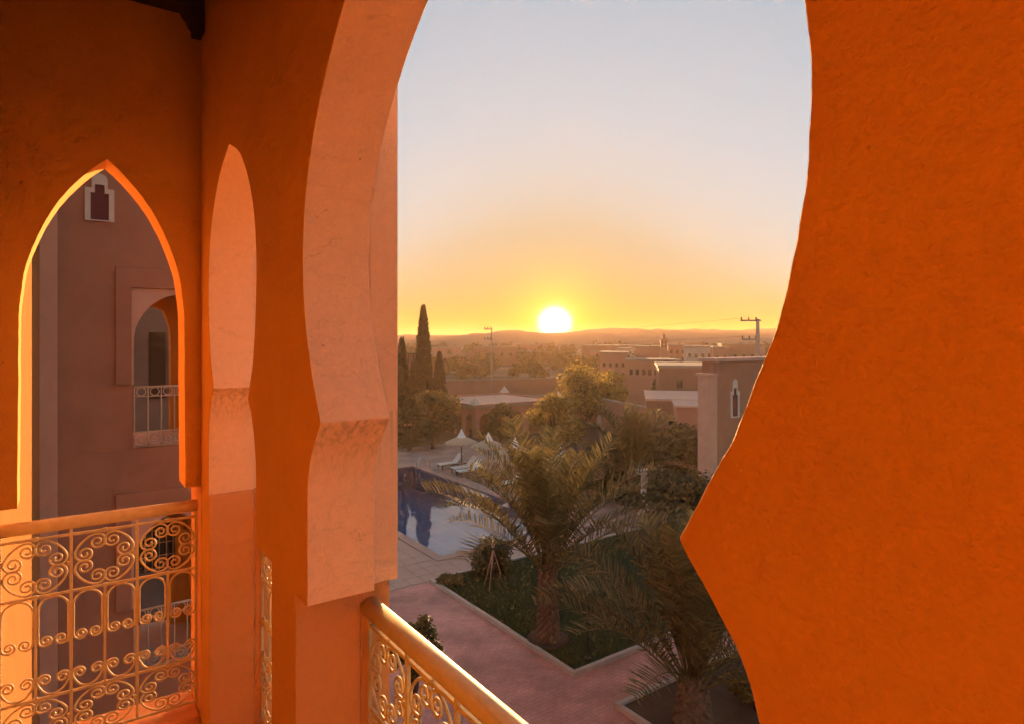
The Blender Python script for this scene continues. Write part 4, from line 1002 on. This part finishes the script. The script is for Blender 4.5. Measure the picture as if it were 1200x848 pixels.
# utility poles
def pole(label, px, ytop, d, r, arms, ybase=None):
    t0 = at(px, ytop, d); h = t0.z; t = thing('utility_pole', label, 'utility pole', (t0.x, t0.y, 0))
    MB().tube([(0, 0, 0), (0, 0, h * .5), (0, 0, h)], [r, r * .8, r * .55], 8).build('mast', CONCRETE, t)
    for (dz, l, rr) in arms:
        ca = MB().box(-l, rr, -.06, .06, h - dz - .08, h - dz + .08).build('crossarm', CONCRETE, t)
        for k in range(3):
            x = -l + .1 + k * (l * .42); MB().lathe([(.06, 0), (.09, .06), (.05, .14), (.08, .2), (.03, .28)], (x, 0, h - dz + .08), 8).build('insulator', DARKIRON, ca)
    return (t0, t)
pr_, _ = pole('thick concrete utility pole with two crossarms above the tower roof', 888, 374, 62, .30, ((.15, 1.7, .35), (2.0, 1.6, .25)))
pl_, _ = pole('thin utility pole with two crossarms in the middle distance', 576, 385, 92, .15, ((.1, 1.1, .2), (1.6, 1.1, .2)))
def wire(label, a, b_, sag=1.2, r=.012):
    pts = [a.lerp(b_, i / 24) - Vector((0, 0, sag * math.sin(math.pi * i / 24))) for i in range(25)]
    tag(MB().tube(pts, r, 4).build('power_line', DARKIRON), label, 'power line', 'power lines over the town')
far_ = at(560, 383, 260)
wire('upper power line running left from the thick pole', pr_ + Vector((-1.5, 0, .1)), far_, 2.0)
wire('lower power line running left from the thick pole', pr_ + Vector((-1.4, 0, -1.7)), far_ - Vector((0, 0, 4)), 2.0)
# garden wall and the fence at the left
def gwall(label, a, b_, h, th, m, capm):
    t = thing('boundary_wall', label, 'wall', (a.x, a.y, 0)); d = (b_ - a); d.z = 0; nn = Vector((-d.y, d.x, 0)).normalized() * th
    q = lambda z0, z1, k: [a - nn * k + Vector((0, 0, z0)), b_ - nn * k + Vector((0, 0, z0)), b_ + nn * k + Vector((0, 0, z0)), a + nn * k + Vector((0, 0, z0)), a - nn * k + Vector((0, 0, z1)), b_ - nn * k + Vector((0, 0, z1)), b_ + nn * k + Vector((0, 0, z1)), a + nn * k + Vector((0, 0, z1))]
    MB().hexa(q(0, h, .5)).build('wall_body', m, t, True); MB().hexa(q(h + .001, h + .15, .8)).build('coping', capm, t, True)
gwall('long pale-capped boundary wall crossing behind the pavilion', by_depth(505, 96), by_depth(668, 104), 2.3, .3, HOUSEBROWN, ROOFM)
gwall('boundary wall beside the low terracotta houses', by_depth(706, 60), by_depth(762, 52), 2.9, .3, HOUSEPINK, ROOFM)
fe = thing('screen_fence', 'tall brown screen fence on posts behind the cypresses', 'fence', by_depth(440, 66))
fa, fb = by_depth(440, 64), by_depth(491, 66)
for i in range(9):
    p = fa.lerp(fb, i / 8); MB().tube([p, p + Vector((0, 0, 7.2))], .05, 6).build('post', DARKIRON, fe, True)
for z in (4.4, 7.15): MB().tube([fa + Vector((0, 0, z)), fb + Vector((0, 0, z))], .05, 6).build('rail', DARKIRON, fe, True)
for i in range(8):
    p, q = fa.lerp(fb, i / 8 + .008), fa.lerp(fb, (i + 1) / 8 - .008); o = Vector((0, .08, 0))
    MB().hexa([p + o, q + o, q + o * 1.4, p + o * 1.4, p + o + Vector((0, 0, 7.1)), q + o + Vector((0, 0, 7.1)), q + o * 1.4 + Vector((0, 0, 7.1)), p + o * 1.4 + Vector((0, 0, 7.1))]).build('panel', HOUSEBROWN, fe, True)
# scattered far houses of the town, too small to tell apart
rt = random.Random(31); hp = None
for i in range(46):
    d = rt.uniform(190, 370) if i < 20 else rt.uniform(140, 320); px = rt.uniform(462, 930) if i < 20 else rt.uniform(688, 915)
    w, dp, h = rt.uniform(7, 15), rt.uniform(7, 13), rt.uniform(3.2, 7.0)
    c = by_depth(px, d); m = (HOUSEPINK, HOUSEBROWN, HOUSEWHITE)[i % 3]
    t = thing('far_house', 'small flat-roofed house scattered across the hazy far town', 'house', c, TH, 'houses of the far town')
    fw = MB().box(0, w, 0, dp, 0, h).build('wall', m, t); MB().box(-.1, w + .1, -.1, dp + .1, h + .001, h + .35).build('roof', ROOFM, t)
    for k in range(3): MB().box(w * (.15 + .28 * k), w * (.15 + .28 * k) + 1.0, -.05, .05, h * .5, h * .5 + 1.1).build('window', GLASSD, fw)
# far groves: one mass of trees between the hotel and the hills
def grove(name, label, n_trees, d0, d1, px0, px1, m, seed, hs=(3.5, 6.5), leaves=130, lf=.75):
    rr = random.Random(seed); V = []; F = []
    for i in range(n_trees):
        d = d0 + (d1 - d0) * rr.random() ** 1.3; c = by_depth(rr.uniform(px0, px1), d); h = rr.uniform(*hs); w = h * rr.uniform(.5, .8)
        blobs = [((c.x + rr.uniform(-w, w) * .35, c.y + rr.uniform(-w, w) * .35, h * rr.uniform(.35, .8)), (w * .33, w * .33, h * .24)) for _ in range(5)]
        v, f = leaf_cloud(rr, blobs, leaves, lf * (.6 + d / 700)); b0 = len(V); V += v; F += [tuple(k + b0 for k in q) for q in f]
    mb = MB(); mb.add(V, F); return tag(mb.build(name, m, recalc=False), label, 'trees', kind='stuff')
grove('far_grove', 'hazy belt of trees glowing orange below the sun', 150, 115, 330, 455, 760, LEAF_OLIVE, 41)
grove('far_grove', 'scattered far trees across the plain before the hills', 240, 220, 380, 440, 930, LEAF_DARK, 42, (4, 8), 60, 1.2)
grove('far_grove', 'dark tree belt behind the cream town house', 40, 205, 280, 815, 925, LEAF_DARK, 43, (5, 7.2), 160, .7)
# ------------------------------------------------------------------ hills
def hills(name, d, prof, depth, seed, amp):
    """a ridge whose crest follows (px, y) pairs, extended beyond the view by noise"""
    V = []; F = []; rows = 7; n = 260
    for i in range(n + 1):
        a = -1.05 + 2.1 * i / n; px = 600 + FPX * math.tan(a) if abs(a) < 1.4 else 0
        if px <= prof[0][0]: y = prof[0][1]
        elif px >= prof[-1][0]: y = prof[-1][1]
        else:
            for (x0, y0), (x1, y1) in zip(prof, prof[1:]):
                if x0 <= px <= x1: y = y0 + (y1 - y0) * (px - x0) / (x1 - x0); break
        hgt = H + (Y0 - y) / FPX * d * 1.0
        hgt *= 1 + amp * noise.fractal(Vector((a * 30, seed, 0)), 1.0, 2.0, 5)
        for k in range(rows):
            t = k / (rows - 1); s = math.sin(math.pi * min(1, t * 1.0) * .5) ** 1.2 if t < 1 else 1
            rr_ = (d / math.cos(a) if abs(a) < .75 else d / math.cos(.75)) + (t - 1) * depth
            z = hgt * s * (1 + (.12 * noise.noise(Vector((a * 60, t * 4, seed))) if 0 < k < rows - 1 else 0))
            V.append((math.sin(a) * rr_, math.cos(a) * rr_, z - .5))
        V.append((math.sin(a) * (rr_ + depth), math.cos(a) * (rr_ + depth), -1.0))
    m = rows + 1
    for i in range(n):
        for k in range(rows): F.append((i * m + k, (i + 1) * m + k, (i + 1) * m + k + 1, i * m + k + 1))
    mb = MB(); mb.add(V, F, 0, True); return struct(mb.build(name, HILLM))
hills('hills', 440, [(440, 392.5), (480, 392), (530, 392), (560, 390.5), (590, 387), (605, 386.5), (625, 388), (648, 391), (665, 390), (690, 388), (700, 388.5), (730, 391), (780, 394), (860, 395), (920, 395)], 60, 1.7, .05)
hills('mountains', 620, [(440, 394), (600, 392), (660, 389), (700, 385.5), (725, 383.5), (745, 384), (762, 386), (785, 385), (800, 386), (820, 384.5), (845, 387), (870, 386.5), (890, 385), (910, 384), (930, 384)], 120, 5.1, .07)
# ------------------------------------------------------------------ dusty evening air
hz = MB().box(-1900, 1900, -120, 1350, -2.6, 22.5)
hm = bpy.data.materials.new('haze'); hm.use_nodes = True
N, L = hm.node_tree.nodes, hm.node_tree.links; N.remove(N['Principled BSDF'])
pvn = N.new('ShaderNodeVolumePrincipled'); pvn.inputs['Color'].default_value = (1.0, 0.63, 0.37, 1)
pvn.inputs['Density'].default_value = 0.00110; pvn.inputs['Anisotropy'].default_value = 0.20
L.new(pvn.outputs[0], N['Material Output'].inputs['Volume'])
ho = hz.build('haze', hm); tag(ho, 'thin warm dust haze filling the evening air', 'haze', kind='stuff')
for o in bpy.data.objects:
    if '_g' in o: del o['_g']
